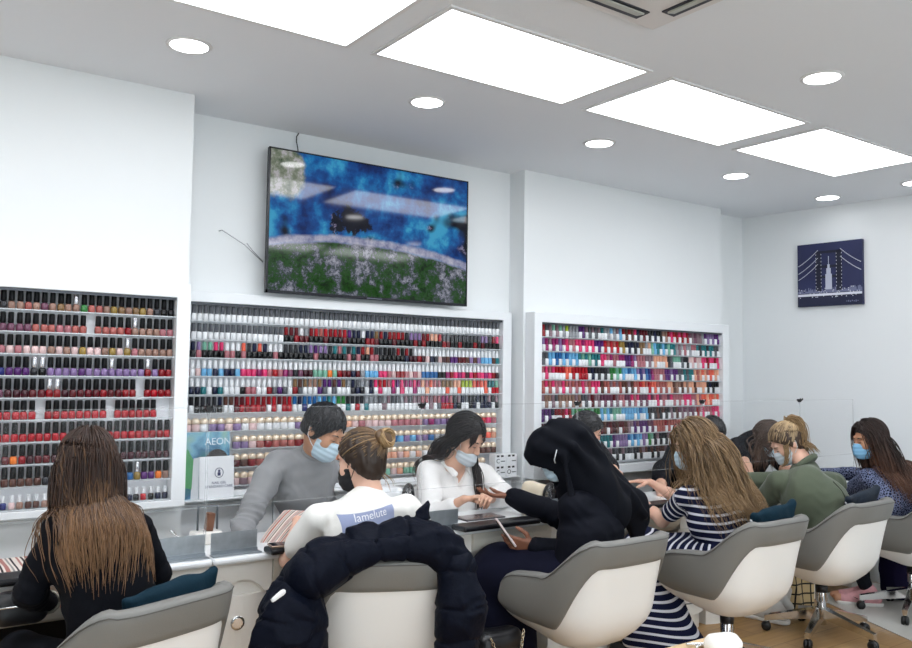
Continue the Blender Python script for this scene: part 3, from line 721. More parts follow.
# ================================================================== TUB CHAIRS
def chair_geo():
    """plan path of the tub: arm tip, side, back, side, arm tip.  Front is +y."""
    A, Bk, YA = .292, .285, .235; P = []
    for i in range(9): P.append((-A-.006*math.sin(PI*i/8), YA-(YA+.0)*i/8))
    n = 30; ex = 2/3.4
    for i in range(1, n):
        th = PI*i/n; c, s_ = math.cos(th), math.sin(th)
        P.append((-A*math.copysign(abs(c)**ex, c), -Bk*abs(s_)**ex))
    for i in range(9): P.append((A+.006*math.sin(PI*i/8), (YA)*i/8))
    P = np.array(P); d = np.r_[0, np.cumsum(np.linalg.norm(np.diff(P, axis=0), axis=1))]; u = d/d[-1]
    uu = np.linspace(0, 1, 73); Q = np.stack([np.interp(uu, u, P[:, i]) for i in (0, 1)], 1)
    return uu, Q
def smooth01(x): x = np.clip(x, 0, 1); return x*x*(3-2*x)
def make_chair():
    uu, Q = chair_geo(); n = len(uu); cen = V(0, .02)
    s = np.abs(uu-.5)*2                                   # 0 at the middle of the back, 1 at the arm tips
    rise = 1-smooth01((s-.30)/.30)
    rim = .650+(.822-.650)*rise - .006*(s/.3)**2*(s < .3)
    tipd = np.clip((s-.80)/.20, 0, 1); rim = rim-.02*smooth01((s-.6)/.3)-.115*(1-np.sqrt(np.maximum(1-tipd**2.2, 0)))
    seam = .705*(1-smooth01((s-.26)/.26))+.425*smooth01((s-.26)/.26)+.045*(1-np.sqrt(np.maximum(1-tipd**2.2, 0)))
    T = np.gradient(Q, axis=0); T /= np.linalg.norm(T, axis=1)[:, None]; Nn = np.stack([T[:, 1], -T[:, 0]], 1)
    Nn *= np.sign((Nn*(Q-cen)).sum(1))[:, None]
    def outer(z, i):
        """point of the outer surface at height z for path index i"""
        b = .335+ .03*smooth01((s[i]-.5)/.5); k = np.clip((z-b)/(.50-b), 0, 1); sc = .60+.36*(1-(1-k)**2.0)+.04*np.clip((z-.5)/.32, 0, 1)
        p = cen+(Q[i]-cen)*sc
        lean = -.075*np.clip((z-.45)/.38, 0, 1)**1.3*(1-smooth01((s[i]-.2)/.45)); return V(p[0], p[1]+lean, z)
    NV = 9; verts = []; 
    for i in range(n):
        for j in range(NV):
            z0 = .335+.03*smooth01((s[i]-.5)/.5); z = z0+(seam[i]-z0)*j/(NV-1); verts.append(outer(z, i))
    idx = lambda i, j: i*NV+j
    faces = [(idx(i, j), idx(i+1, j), idx(i+1, j+1), idx(i, j+1)) for i in range(n-1) for j in range(NV-1)]
    # bottom pan and front lip
    c0 = len(verts); verts.append(V(0, .0, .322))
    fl = [(idx(i, 0), c0, idx(i+1, 0)) for i in range(n-1)]
    front = []
    m = 12
    for q in range(m+1):
        a_ = verts[idx(0, 0)]; b_ = verts[idx(n-1, 0)]; u = q/m; front.append(len(verts)); p = a_*(1-u)+b_*u; verts.append(p+V(0, .045*math.sin(PI*u), -.0))
    top = []
    for q in range(m+1):
        a_ = verts[idx(0, NV-1)]; b_ = verts[idx(n-1, NV-1)]; u = q/m; top.append(len(verts)); p = a_*(1-u)+b_*u; verts.append(p+V(0, .075*math.sin(PI*u)**.7, .0))
    faces += [(front[q], front[q+1], top[q+1], top[q]) for q in range(m)]
    fl += [(front[q], c0, front[q+1]) for q in range(m)]
    bm = bmesh.new(); vv = [bm.verts.new(v) for v in verts]
    for f in faces+fl:
        try: g = bm.faces.new([vv[k] for k in f]); g.smooth = True
        except ValueError: pass
    bmesh.ops.remove_doubles(bm, verts=bm.verts, dist=.0005); bmesh.ops.recalc_face_normals(bm, faces=bm.faces)
    me_shell = bpy.data.meshes.new('shell'); bm.to_mesh(me_shell); bm.free(); me_shell.materials.append(SHELLW)
    # upholstery: closed loop profile swept along the path
    prof = []
    th = .052
    for i in range(n):
        z1, zr = seam[i], rim[i]; row = []
        tip = 1-.75*tipd[i]**3
        nn = V(Nn[i][0], Nn[i][1], 0)
        def off(z, o): return outer(min(z, zr), i)*V(1, 1, 0)+V(0, 0, z)+nn*o
        hh = zr-z1
        row.append(off(z1, -.010)); row.append(off(z1, .004))
        for f_ in (.04, .2, .4, .6, .8): row.append(off(z1+hh*f_, .010+.004*math.sin(PI*f_)))
        row.append(off(zr-.012, .009)); row.append(off(zr-.003, -.002)); row.append(off(zr+.002, -th*.45*tip)); row.append(off(zr-.004, -th*.85*tip)); row.append(off(zr-.018, -th*tip-.004))
        zi = .455
        for f_ in (.25, .5, .75, 1): row.append(off((zr-.018)+(zi-(zr-.018))*f_, -th*tip-.004-.012*math.sin(PI*f_)))
        row.append(off(max(zi-.01, z1), -.016))
        prof.append(row)
    m_ = len(prof[0]); bm = bmesh.new(); vv = [[bm.verts.new(p) for p in r] for r in prof]
    for i in range(n-1):
        for j in range(m_-1):
            g = bm.faces.new((vv[i][j], vv[i+1][j], vv[i+1][j+1], vv[i][j+1])); g.smooth = True
    for r in (vv[0], vv[-1]):
        c_ = bm.verts.new(sum((v.co for v in r), Vector())/m_+Vector((0, .016, 0)))
        for j in range(m_-1):
            g = bm.faces.new((r[j], r[j+1], c_)); g.smooth = True
        g = bm.faces.new((r[-1], r[0], c_)); g.smooth = True
    bmesh.ops.recalc_face_normals(bm, faces=bm.faces)
    me_up = bpy.data.meshes.new('upholstery'); bm.to_mesh(me_up); bm.free(); me_up.materials.append(GREYL)
    # piping line just under the rim outside
    pip = MB().tube([Vector(outer(rim[i]-.016, i)+V(Nn[i][0], Nn[i][1], 0)*.012) for i in range(2, n-2)], .0022, 5).mesh('piping'); pip.materials.append(mat('piping', '#55534f', .6))
    # seat cushion
    f = F(); f.box((0, .02, .462), np.eye(3), (.222, .215, .034), .03, .01)
    v, q = f.arrays(.012); me_seat = raw_mesh('seat_cushion', relax(v, q, 2), q); me_seat.materials.append(GREYL)
    # swivel base
    col = MB().lathe([(.026, .07), (.026, .20), (.034, .205), (.034, .30), (.05, .305), (.09, .32), (.09, .326)], seg=20).mesh('column'); col.materials.append(CHROME)
    blk = MB().lathe([(.0345, .255), (.0345, .30)], seg=20).mesh('sleeve'); blk.materials.append(BLACKP)
    legs = []
    m = MB()
    pts = [(-.026, .02), (.026, .02), (.016, .315), (-.016, .315)]
    a = [m.bm.verts.new((x, y, .165 if y < .1 else .092)) for x, y in pts]; b = [m.bm.verts.new((x*.8, y, .105 if y < .1 else .060)) for x, y in pts]
    m.bm.faces.new(a); m.bm.faces.new(b[::-1])
    for i in range(4): m.bm.faces.new((a[i], a[(i+1) % 4], b[(i+1) % 4], b[i]))
    m.tube([(0, .300, .07), (0, .300, .045)], .008, 8)
    leg = m.mesh('leg'); leg.materials.append(CHROME)
    cm = MB().lathe([(.010, -.022), (.024, -.020), (.027, -.012), (.027, -.003), (.020, -.001), (.020, .001), (.027, .003), (.027, .012), (.024, .020), (.010, .022)], (0, .305, .027), 18, 0, (1, 0, 0)).box((-.01, .285, .03), (.01, .31, .056)).mesh('caster'); cm.materials.append(BLACKP)
    return me_shell, me_up, pip, me_seat, col, blk, leg, cm
CH = make_chair()
def chair(x, y, rz, label, base=.4, arms=5):
    t = thing('tub_chair', label, 'chair', (x, y, 0), rz)
    sh = link_mesh('shell', CH[0], None, t); up = link_mesh('upholstery', CH[1], None, t); link_mesh('piping', CH[2], None, up); link_mesh('seat_cushion', CH[3], None, t)
    c = link_mesh('column', CH[4], None, t); link_mesh('sleeve', CH[5], None, c)
    for k in range(arms):
        l = link_mesh('leg', CH[6], None, t); l.rotation_euler = (0, 0, base+2*PI*k/arms-rz); link_mesh('caster', CH[7], None, l)
    return t
CHP = [(.70, 2.86, .36), (1.755, 2.945, -.44), (2.70, 2.79, .02), (3.66, 2.72, .02), (4.65, 2.80, .05), (5.58, 2.73, .0)]
CHL = ['grey and white tub chair under the long haired woman in black, nearest the pier', 'grey and white tub chair with a puffer jacket hung over its back', 'grey and white tub chair under the woman in the dark headscarf', 'grey and white tub chair under the woman in the striped dress',
       'grey and white tub chair under the woman in the green jacket', 'grey and white tub chair under the woman in patterned navy, last in the row']
for (x, y, r), lb in zip(CHP, CHL): chair(x, y, r, lb, base=.62)
# ================================================================== PEOPLE
def skin_mat(name, col):
    m = mat(name, col, .5, var=(9, .05)); b = m.node_tree.nodes['Principled BSDF']
    b.inputs['Subsurface Weight'].default_value = .12; b.inputs['Subsurface Radius'].default_value = (.012, .005, .003); return m
SK_L = skin_mat('skin_light', '#d9ab92'); SK_M = skin_mat('skin_medium', '#c08c6c'); SK_D = skin_mat('skin_brown', '#8a5a44'); SK_P = skin_mat('skin_pink', '#dfb29b')
MASKB = mat('mask_blue', '#b9d0dd', .8); MASKW = mat('mask_pale', '#c9d3da', .8); MASKK = mat('mask_black', '#141418', .8); LOOP = mat('mask_loop', '#e4e8ea', .8)
DARKEYE = mat('lash', '#1a120f', .6)
def hair_mat(name, root, tip=None, light=None, mid=.45):
    m = mat(name, root, .42); N = m.node_tree.nodes; L = m.node_tree.links; b = N['Principled BSDF']
    a1 = N.new('ShaderNodeAttribute'); a1.attribute_name = 'along'; a2 = N.new('ShaderNodeAttribute'); a2.attribute_name = 'tint'
    r1 = N.new('ShaderNodeValToRGB'); e = r1.color_ramp.elements; e[0].color = (*lin(root), 1); e[0].position = max(mid-.40, 0); e[1].color = (*lin(tip or root), 1); e[1].position = min(mid+.35, 1)
    mx = N.new('ShaderNodeMix'); mx.data_type = 'RGBA'; mx.inputs[7].default_value = (*lin(light or root), 1)
    L.new(a1.outputs['Fac'], r1.inputs[0]); L.new(a2.outputs['Fac'], mx.inputs[0]); L.new(r1.outputs[0], mx.inputs[6]); L.new(mx.outputs[2], b.inputs['Base Color'])
    b.inputs['Specular IOR Level'].default_value = .4
    return m
def basis(fwd, up=(0, 0, 1)):
    f = nrm(fwd); r = nrm(np.cross(f, up)); return np.array([r, f, np.cross(r, f)])
def loc(c, R, *p): return np.asarray(c)+np.asarray(p, float)@R
def add_head(f, c, R, neck, s=1., nr=.05, face=True):
    E = lambda p, r, k=.018: f.ell(loc(c, R, *(np.array(p)*s)), R, np.array(r)*s, k)
    C = lambda a, b, ra, rb, k: f.cap(loc(c, R, *(np.array(a)*s)), loc(c, R, *(np.array(b)*s)), ra*s, rb*s, k)
    E((0, -.012, .035), (.074, .094, .088)); E((0, .026, -.03), (.060, .064, .080), .025); E((0, .040, -.076), (.044, .044, .036), .025); E((0, .070, -.098), (.018, .018, .016), .02)
    if face:
        for x in (-1, 1): E((x*.036, .058, -.030), (.026, .028, .030), .02)
        C((-.033, .080, .024), (.033, .080, .024), .012, .012, .015); C((0, .088, .008), (0, .107, -.030), .007, .012, .012); E((0, .098, -.036), (.017, .012, .009), .008)
        E((0, .090, -.062), (.022, .010, .007), .006); E((0, .088, -.073), (.018, .010, .007), .006)
        for x in (-1, 1): E((x*.031, .080, .000), (.015, .010, .010), .004)
    for x in (-1, 1):
        E((x*.077, -.012, -.008), (.009, .020, .031), .006); C((x*.078, -.008, .018), (x*.083, -.026, -.006), .006, .005, .004)
    f.cap(loc(c, R, 0, -.022*s, -.05*s), neck, nr*s, nr*1.08*s, .025)
def head_only(c, R, neck, s=1.):
    f = F(); add_head(f, c, R, neck, s, face=False); return f
def add_hand(f, w, d, n, side, curl=.5, s=.95, spread=.021):
    """wrist, finger direction, palm normal (fingers curl toward it), +1 right hand / -1 left hand"""
    d = nrm(d); n = nrm(n-np.dot(n, d)*d); t = nrm(np.cross(d, n))*side; w = np.asarray(w, float)
    A = lambda a, b, c: w+(d*a+t*b+n*c)*s
    off = [1.35*spread, .45*spread, -.45*spread, -1.35*spread]; kn = [.086, .090, .085, .076]
    for o, k in zip(off, kn): f.cap(A(0, o*.55, 0), A(k, o, 0), .0135*s, .0105*s, .012)
    L = [(.040, .024, .019), (.044, .028, .020), (.041, .026, .019), (.032, .020, .017)]
    for i, (o, k, ls) in enumerate(zip(off, kn, L)):
        p = A(k, o, 0); a = 0; c_ = curl*(1+.12*(i-1.5))
        for q, l in enumerate(ls):
            a += c_*(.7, .95, .6)[q]; dr = d*math.cos(a)+n*math.sin(a)+t*(o*.8)*(1-curl)
            p2 = p+nrm(dr)*l*s; f.cap(p, p2, (.0088, .0078, .0070)[q]*s, (.0080, .0071, .0060)[q]*s, .003); p = p2
    p = A(.020, .022, .004)
    for q, (l, dr) in enumerate(((.042, d*.62+t*.75+n*.25), (.034, d*.85+t*.35+n*.38), (.026, d*.85+t*.05+n*.5))):
        p2 = p+nrm(dr)*l*s; f.cap(p, p2, (.0130, .0105, .0090)[q]*s, (.0105, .0092, .0072)[q]*s, .008); p = p2
def ik(a, b, l1, l2, pole):
    a = np.asarray(a, float); b = np.asarray(b, float); d = b-a; D = np.linalg.norm(d)
    if D > (l1+l2)*.995: return a+d*l1/(l1+l2)
    x = (l1*l1-l2*l2+D*D)/(2*D); h = math.sqrt(max(l1*l1-x*x, 0)); u = d/D; p = np.asarray(pole, float); p = nrm(p-(p@u)*u); return a+u*x+p*h
class Person:
    def __init__(s, label, J, root, skin, sc=.95, tf=(0, 1, 0), hf=(0, 1, -.2), hup=(0, 0, 1), head_s=.96):
        s.J = J; s.sc = sc; s.skin = skin; s.tf = nrm(tf); s.R = basis(hf, hup); s.hs = head_s
        s.root = thing('person', label, 'person', root); s.o = np.asarray(root, float)
        J = s.J
        for k in 'LR':
            up = .275*sc; fo = .245*sc
            if 'el'+k not in J: J['el'+k] = ik(J['sh'+k], J['wr'+k], up, fo, J.get('pole'+k, (0, 0, -1)))
        s.lat = nrm(J['shR']-J['shL'])
    def wrinkle(s, f, amp=.006, seed=0):
        J = s.J
        for i, k in enumerate('LR'):
            d = J['wr'+k]-J['sh'+k]; f.crease(J['el'+k], d, amp, .034, .09, seed+i); f.crease(J['sh'+k]+(J['waist']-J['sh'+k])*.22, nrm(J['el'+k]-J['chest']), amp*.8, .05, .10, seed+5+i); f.crease(J['wr'+k], J['wr'+k]-J['el'+k], amp*.5, .022, .06, seed+8+i)
        f.crease((J['waist']*.7+J['chest']*.3), (.25, .1, 1), amp*.8, .06, .15, seed+11)
    def torso(s, f, t=0., w=1., upto='pelvis', neck=True, bust=0.):
        J = s.J; fw = nrm(s.tf); q = .94*s.sc*w
        pts = [J['pelvis'], J['waist'], J['chest']]
        f.cap(pts[0], pts[1], .160*q+t, .130*q+t, .05, fw, 1.30); f.cap(pts[1], pts[2], .130*q+t, .150*q+t, .05, fw, 1.32)
        a, b = J['shL'], J['shR']; f.cap(a+(b-a)*.13, b+(a-b)*.13, .052*q+t, .052*q+t, .05)
        f.cap(J['chest'], (a+b)/2, .135*q+t, .085*q+t, .06, fw, 1.25)
        if neck: f.cap((a+b)/2, J['neck'], .078*q+t, .050*q+t, .05)
        if bust:
            for x in (-1, 1): f.ell(J['chest']+s.lat*x*.07+fw*.075+V(0, 0, .02), np.eye(3), (bust, bust, bust), .04)
    def arm(s, f, k, t=0., up=1., lo=1., frm=0., bulk=1.):
        """limb from the shoulder; up, lo: shares of the upper and lower arm covered"""
        J = s.J; q = s.sc*bulk; a, b, c = J['sh'+k], J['el'+k], J['wr'+k]
        if up > 0: f.cap(a+(b-a)*frm, a+(b-a)*up, .050*q+t, (.050-.012*up)*q+t, .028)
        if lo > 0: f.cap(b, b+(c-b)*.35*lo, .038*q+t, .039*q+t, .02); f.cap(b+(c-b)*.35*lo, b+(c-b)*lo, .039*q+t, (.039-.014*lo)*q+t, .015)
    def legs(s, f, t=0., to=1.):
        J = s.J; q = s.sc; lat = np.cross(s.tf, (0, 0, 1)); lat = nrm(lat)
        for k, x in (('L', -1), ('R', 1)):
            hip = J['pelvis']+lat*x*.085*q+V(0, 0, -.01); kn, an = J['kn'+k], J['an'+k]
            f.cap(hip, kn, .092*q+t, .062*q+t, .04); f.cap(kn, kn+(an-kn)*.35*to, .060*q+t, .057*q+t, .03); f.cap(kn+(an-kn)*.35*to, kn+(an-kn)*to, .057*q+t, (.057-.019*to)*q+t, .02)
    def body(s, hands, h=.005, feet=True):
        f = F(); J = s.J; add_head(f, J['head'], s.R, J['neck'], s.hs); s.torso(f, -.012)
        for k in 'LR':
            s.arm(f, k, -.004); d, n, cu = hands[k]; add_hand(f, J['wr'+k], d, n, 1 if k == 'R' else -1, cu, .95*s.sc)
        s.legs(f, -.010)
        if feet:
            for k in 'LR':
                an = J['an'+k]; to = J.get('to'+k, an+nrm(s.tf*V(1, 1, 0))*.15+V(0, 0, -.05)); f.cap(an, an+V(0, 0, -.03)-nrm(s.tf*V(1, 1, 0))*.02, .036, .032, .02); f.cap(an+V(0, 0, -.03), to, .036, .024, .02)
        s.bf = f; s.mesh = f.build('body', s.skin, s.root, h, s.o); return s
    def field(s, t=.0, arms=True):
        f = F(); s.torso(f, t)
        if arms:
            for k in 'LR': s.arm(f, k, t)
        return f
    def shoes(s, m, sole=None):
        for k in 'LR':
            an = s.J['an'+k]; d = nrm(s.J.get('to'+k, an+s.tf*.15)-an); d = nrm(d*V(1, 1, 0)); b = V(an[0], an[1], .0)
            f = F(); f.cap(b-d*.045+V(0, 0, .05), b+d*.05+V(0, 0, .048), .043, .043, .03); f.cap(b+d*.05+V(0, 0, .045), b+d*.15+V(0, 0, .040), .043, .034, .03); f.cap(b-d*.02+V(0, 0, .06), b-d*.01+V(0, 0, .10), .040, .043, .03); f.cut((0, 0, .012), (0, 0, -1))
            sh = f.build('shoe', m, s.root, .005, s.o)
            g = F(); g.cap(b-d*.05+V(0, 0, .02), b+d*.155+V(0, 0, .02), .047, .042, .02); g.cut((0, 0, .026), (0, 0, 1)); g.cut((0, 0, .002), (0, 0, -1)); g.build('sole', sole or mat('sole_white', '#e9e6e2', .6), sh, .005, s.o)
    def face(s, brow='#1b120e', closed=True):
        c, R, k = s.J['head'], s.R, s.hs
        m = MB(); m2 = MB()
        for x in (-1, 1):
            P = lambda *p: Vector(loc(c, R, *(np.array(p)*k))-s.o)
            m.tube([P(x*.018, .087, -.002), P(x*.026, .0905, -.005), P(x*.035, .089, -.005), P(x*.044, .083, -.002)], [.0012, .0022, .0022, .001], 6)
            m2.tube([P(x*.014, .0915, .020), P(x*.028, .0925, .025), P(x*.041, .086, .024), P(x*.050, .076, .019)], [.002, .0034, .003, .001], 6)
        m.build('eyelashes', DARKEYE, s.root); m2.build('eyebrows', mat('brow_'+brow.strip('#'), brow, .7), s.root)
    def mask(s, m, low=False, loops=True, loopm=None):
        c, R, k = s.J['head'], s.R, s.hs; f = F(); dz = -.030 if low else 0
        E = lambda p, r, kk=.02: f.ell(loc(c, R, *(np.array(p)*k)), R, np.array(r)*k, kk)
        E((0, .030, -.030), (.0655, .0715, .086)); E((0, .041, -.080), (.052, .056, .046)); E((0, .070, -.07+dz*.5), (.040, .052, .045), .03)
        if not low: E((0, .096, -.035), (.020, .022, .026), .02)
        P0 = loc(c, R, 0, .022*k, 0); f.cut(P0, -R[1]); f.cut(loc(c, R, 0, .09*k, (-.012+dz)*k), nrm(R[2]*.96+R[1]*-.22)); f.cut(loc(c, R, 0, 0, -.120*k), -R[2])
        z0 = np.asarray(c); up = R[2]; f.disp.append(lambda p: .0012*np.sin(((p-z0)@up)*2*PI/.024))
        mm = f.build('face_mask', m, s.root, .004, s.o)
        if loops:
            q = MB()
            for x in (-1, 1):
                P = lambda *p: Vector(loc(c, R, *(np.array(p)*k))-s.o)
                q.tube([P(x*.058, .034, -.028+dz*.6), P(x*.074, .014, -.006), P(x*.083, -.010, .022), P(x*.086, -.030, .004), P(x*.082, -.020, -.034), P(x*.066, .010, -.062), P(x*.050, .036, -.080)], .0016, 6)
            q.build('ear_loops', loopm or LOOP, mm)
        return mm
    # ------------------------------------------------------------ hair
    def scalp(s, n, seed=0, lift=1.04, front=.078, low=-.075, top=.066, slope=(.75, -.66)):
        r = np.random.default_rng(seed); k = s.hs; out = []
        while sum(len(o) for o in out) < n:
            d = r.normal(size=(4*n, 3)); d /= np.linalg.norm(d, axis=1)[:, None]; p = V(0, -.012, .035)+d*V(.075, .095, .089)*lift
            ok = ((p-V(0, front, top))@V(0, slope[0], slope[1]) < 0) & (p[:, 2] > low); out.append(p[ok])
        return np.concatenate(out)[:n]*k
    def cap_hair(s, m, thick=.012, front=.080, top=.064, low=-.085, slope=(.75, -.66), noise=.003, name='hair', k=.0, side=None, h=.005):
        c, R, q = s.J['head'], s.R, s.hs; f = F(); f.ell(loc(c, R, 0, -.012*q, .035*q), R, (V(.075, .095, .089)+thick)*q); f.ell(loc(c, R, 0, -.035*q, -.02*q), R, (V(.064, .062, .075)+thick*.8)*q, .03)
        f.noise(noise, 160, seed=3)
        f.cut(loc(c, R, 0, front*q, top*q), slope[0]*R[1]+slope[1]*R[2], k); f.cut(loc(c, R, 0, 0, low*q), -R[2])
        o = f.build(name, m, s.root, h, s.o)
        a = o.data.attributes.new('tint', 'FLOAT', 'POINT'); n = len(o.data.vertices); a.data.foreach_set('value', np.zeros(n, np.float32))
        return o
    def strands(s, name, m, roots, L, flow, grav=.10, n=26, width=.0035, layers=(.004, .026), fields=(), seed=1, wave=.0, wl=.09, parent=None, tint=(0, .5), guard=True, attract=None, taper=.75, lenvar=.15, hug=.03):
        r = np.random.default_rng(seed); N = len(roots); c, R, k = s.J['head'], s.R, s.hs
        p = loc(c, R, 0, 0, 0)+roots@R; lay = r.uniform(layers[0], layers[1], N); hg = hug+r.uniform(-.07, .03, N); fl = flow(roots/k)@R; v = fl/np.linalg.norm(fl, axis=1)[:, None]
        Ls = L*(1-lenvar*r.random(N)) if np.isscalar(L) else L; ds = (Ls/(n-1))[:, None]
        hf = F(); add_head(hf, c, R, s.J['neck'], k, face=False); FS = [hf]+list(fields); P = [p.copy()]
        gc = loc(c, R, 0, .10*k, -.035*k)
        for i in range(n-1):
            v = v*(1-grav)+V(0, 0, -1)*grav+r.normal(size=(N, 3))*.018
            if attract is not None: v = v+attract(p, i/(n-1))
            v /= np.linalg.norm(v, axis=1)[:, None]; q = p+v*ds
            dh = hf.ev(q); lz = (q-c)@R[2]/k; on = (dh < lay+.05) & (lz > hg)
            if on.any(): q[on] -= hf.grad(q[on])*(dh[on]-lay[on])[:, None]
            for _ in range(2):
                for f in FS:
                    d = f.ev(q); bad = d < lay
                    if bad.any(): q[bad] += f.grad(q[bad])*(lay[bad]-d[bad])[:, None]
            if guard:
                w = (q-gc)@R.T/k/V(.066, .085, .095); l = np.linalg.norm(w, axis=1); b = l < 1
                if b.any():
                    w[b, 0] = np.where(w[b, 0] >= 0, 1, -1)*np.sqrt(np.maximum(1-w[b, 1]**2-w[b, 2]**2, .05)); q[b] = gc+(w[b]*k*V(.066, .085, .095))@R
            v = (q-p); v /= np.linalg.norm(v, axis=1)[:, None]+1e-9; p = q; P.append(p.copy())
        P = np.stack(P, 1); t = np.linspace(0, 1, n)
        if wave:
            ph = r.uniform(0, 6.28, N)[:, None]; ll = (Ls[:, None]*t)/wl*2*PI*r.uniform(.8, 1.2, (N, 1)); a = r.normal(size=(N, 1, 3)); a /= np.linalg.norm(a, axis=2, keepdims=True)
            P += a*(wave*np.sin(ll+ph)*t**.7)[..., None]
        return tubes(name, P-s.o, width*(1-taper*t**2.5)[None, :]*r.uniform(.7, 1.3, (N, 1)), m, parent or s.root, tint=r.uniform(tint[0], tint[1], N))
def tubes(name, P, W, m, parent, sides=4, tint=None):
    N, n, _ = P.shape; T = np.gradient(P, axis=1); T /= np.linalg.norm(T, axis=2, keepdims=True)+1e-9
    ref = np.where(np.abs(T[..., 2:3]) > .9, V(1, 0, 0), V(0, 0, 1)); A = np.cross(T, ref); A /= np.linalg.norm(A, axis=2, keepdims=True)+1e-9; B = np.cross(T, A)
    ang = 2*PI*np.arange(sides)/sides; X = P[:, :, None, :]+W[..., None, None]*(np.cos(ang)[:, None]*A[:, :, None, :]+np.sin(ang)[:, None]*B[:, :, None, :])
    vid = np.arange(N*n*sides).reshape(N, n, sides); a = vid[:, :-1]; b = vid[:, 1:]
    q = np.stack([a, np.roll(a, -1, 2), np.roll(b, -1, 2), b], -1).reshape(-1, 4)
    me = raw_mesh(name, X.reshape(-1, 3), q)
    al = me.attributes.new('along', 'FLOAT', 'POINT'); al.data.foreach_set('value', np.broadcast_to(np.linspace(0, 1, n)[None, :, None], (N, n, sides)).astype(np.float32).ravel())
    ti = me.attributes.new('tint', 'FLOAT', 'POINT'); ti.data.foreach_set('value', np.broadcast_to((np.zeros(N) if tint is None else tint)[:, None, None], (N, n, sides)).astype(np.float32).ravel())
    return link_mesh(name, me, m, parent)
def fabric(name, col, rough=.85, bump=(180, .15), var=(7, .06), sheen=.15): return mat(name, col, rough, bump=bump, var=var, sheen=0 if max(lin(col)) < .1 else sheen, spec=.15 if max(lin(col)) < .1 else .35)
def down(l=None): return lambda p: np.stack([p[:, 0]*4, -.3-0*p[:, 0], -.25+0*p[:, 0]], 1)
def sideflow(p):                                              # from a centre parting, down both sides and back
    w = smooth01((p[:, 1]+.075)/.09); return np.stack([(np.sign(p[:, 0])*np.clip(np.abs(p[:, 0])*14, .25, 1))*w+p[:, 0]*3*(1-w), -.55+0*p[:, 0], -.35+0*p[:, 0]], 1)
def gather(c, k, t0=.15):                                     # draws falling hair in toward a point
    c = np.asarray(c, float); return lambda p, t: (c-p)*V(1, 1, 0)*k*(1 if t > t0 else 0)
BLK = fabric('black_jersey', '#0b0d14'); GREYK = fabric('grey_knit', '#8b8c8e', bump=(260, .25)); WHT = fabric('white_cotton', '#e7e5e0'); WSH = fabric('white_shirt', '#eceae8'); DNV = fabric('dark_navy', '#080b16', .75); TRO = fabric('dark_trousers', '#14161d')
OLV = fabric('olive_cotton', '#555d4c'); DKS = fabric('dark_tunic', '#15161b')
J = dict
# ---- woman in black, back to the camera
def person_black():
    P = Person('woman in a black long sleeved top with long brown hair, seen from behind', J(
        pelvis=V(.74, 2.83, .54), waist=V(.70, 2.85, .74), chest=at(98, 555, 2.89), neck=at(96, 512, 2.93), head=at(87, 467, 2.98), shL=at(58, 533, 2.93), shR=at(136, 529, 2.99),
        elL=at(28, 592, 2.95), wrL=at(48, 602, 3.14), elR=at(158, 574, 3.06), wrR=V(.86, 3.29, .815), knL=V(.50, 3.24, .53), anL=V(.48, 3.18, .09), knR=V(.72, 3.27, .53), anR=V(.70, 3.16, .09)), (.74, 2.83, 0), SK_L, tf=(-.12, 1, 0), hf=(-.15, 1, -.30))
    P.body({'L': ((.7, .6, -.1), (.3, 0, -1), .6), 'R': ((-.5, .8, 0), (0, 0, -1), .4)})
    f = F(); P.torso(f, .012)
    for k in 'LR': P.arm(f, k, .008)
    f.folds(.0035, 22, (1, 1, 1.8), 4).noise(.0016, 80, (.8, .8, 1.8), 5); P.wrinkle(f, .006, 4); f.build('top', BLK, P.root, .006, P.o)
    g = F(); P.legs(g, .006); g.build('trousers', TRO, P.root, .008, P.o); P.shoes(BLACKP)
    hm = hair_mat('ombre_brown', '#281a15', '#9a7450', '#573b2c', .72)
    P.cap_hair(hm, .007, low=-.10)
    fld = P.field(.014)
    ro = P.scalp(2600, 2); P.strands('hair_lengths', hm, ro, .43, sideflow, .46, fields=[fld], attract=gather(P.J['neck']-V(0, .12, 0), 1.6, .40), seed=3, width=.0020, layers=(.005, .019), wave=.005, wl=.16, tint=(0, .45), taper=.85, lenvar=.58)
    P.face()
    m = MB().tube([Vector(P.J['wrL']+.036*(math.cos(a)*nrm(np.cross(P.J['wrL']-P.J['elL'], (0, 0, 1)))+math.sin(a)*V(0, 0, 1))-P.o) for a in np.linspace(0, 6.28, 13)], .006, 6); m.build('bracelet', mat('bracelet', '#a9a395', .3, .8), P.root)
person_black()
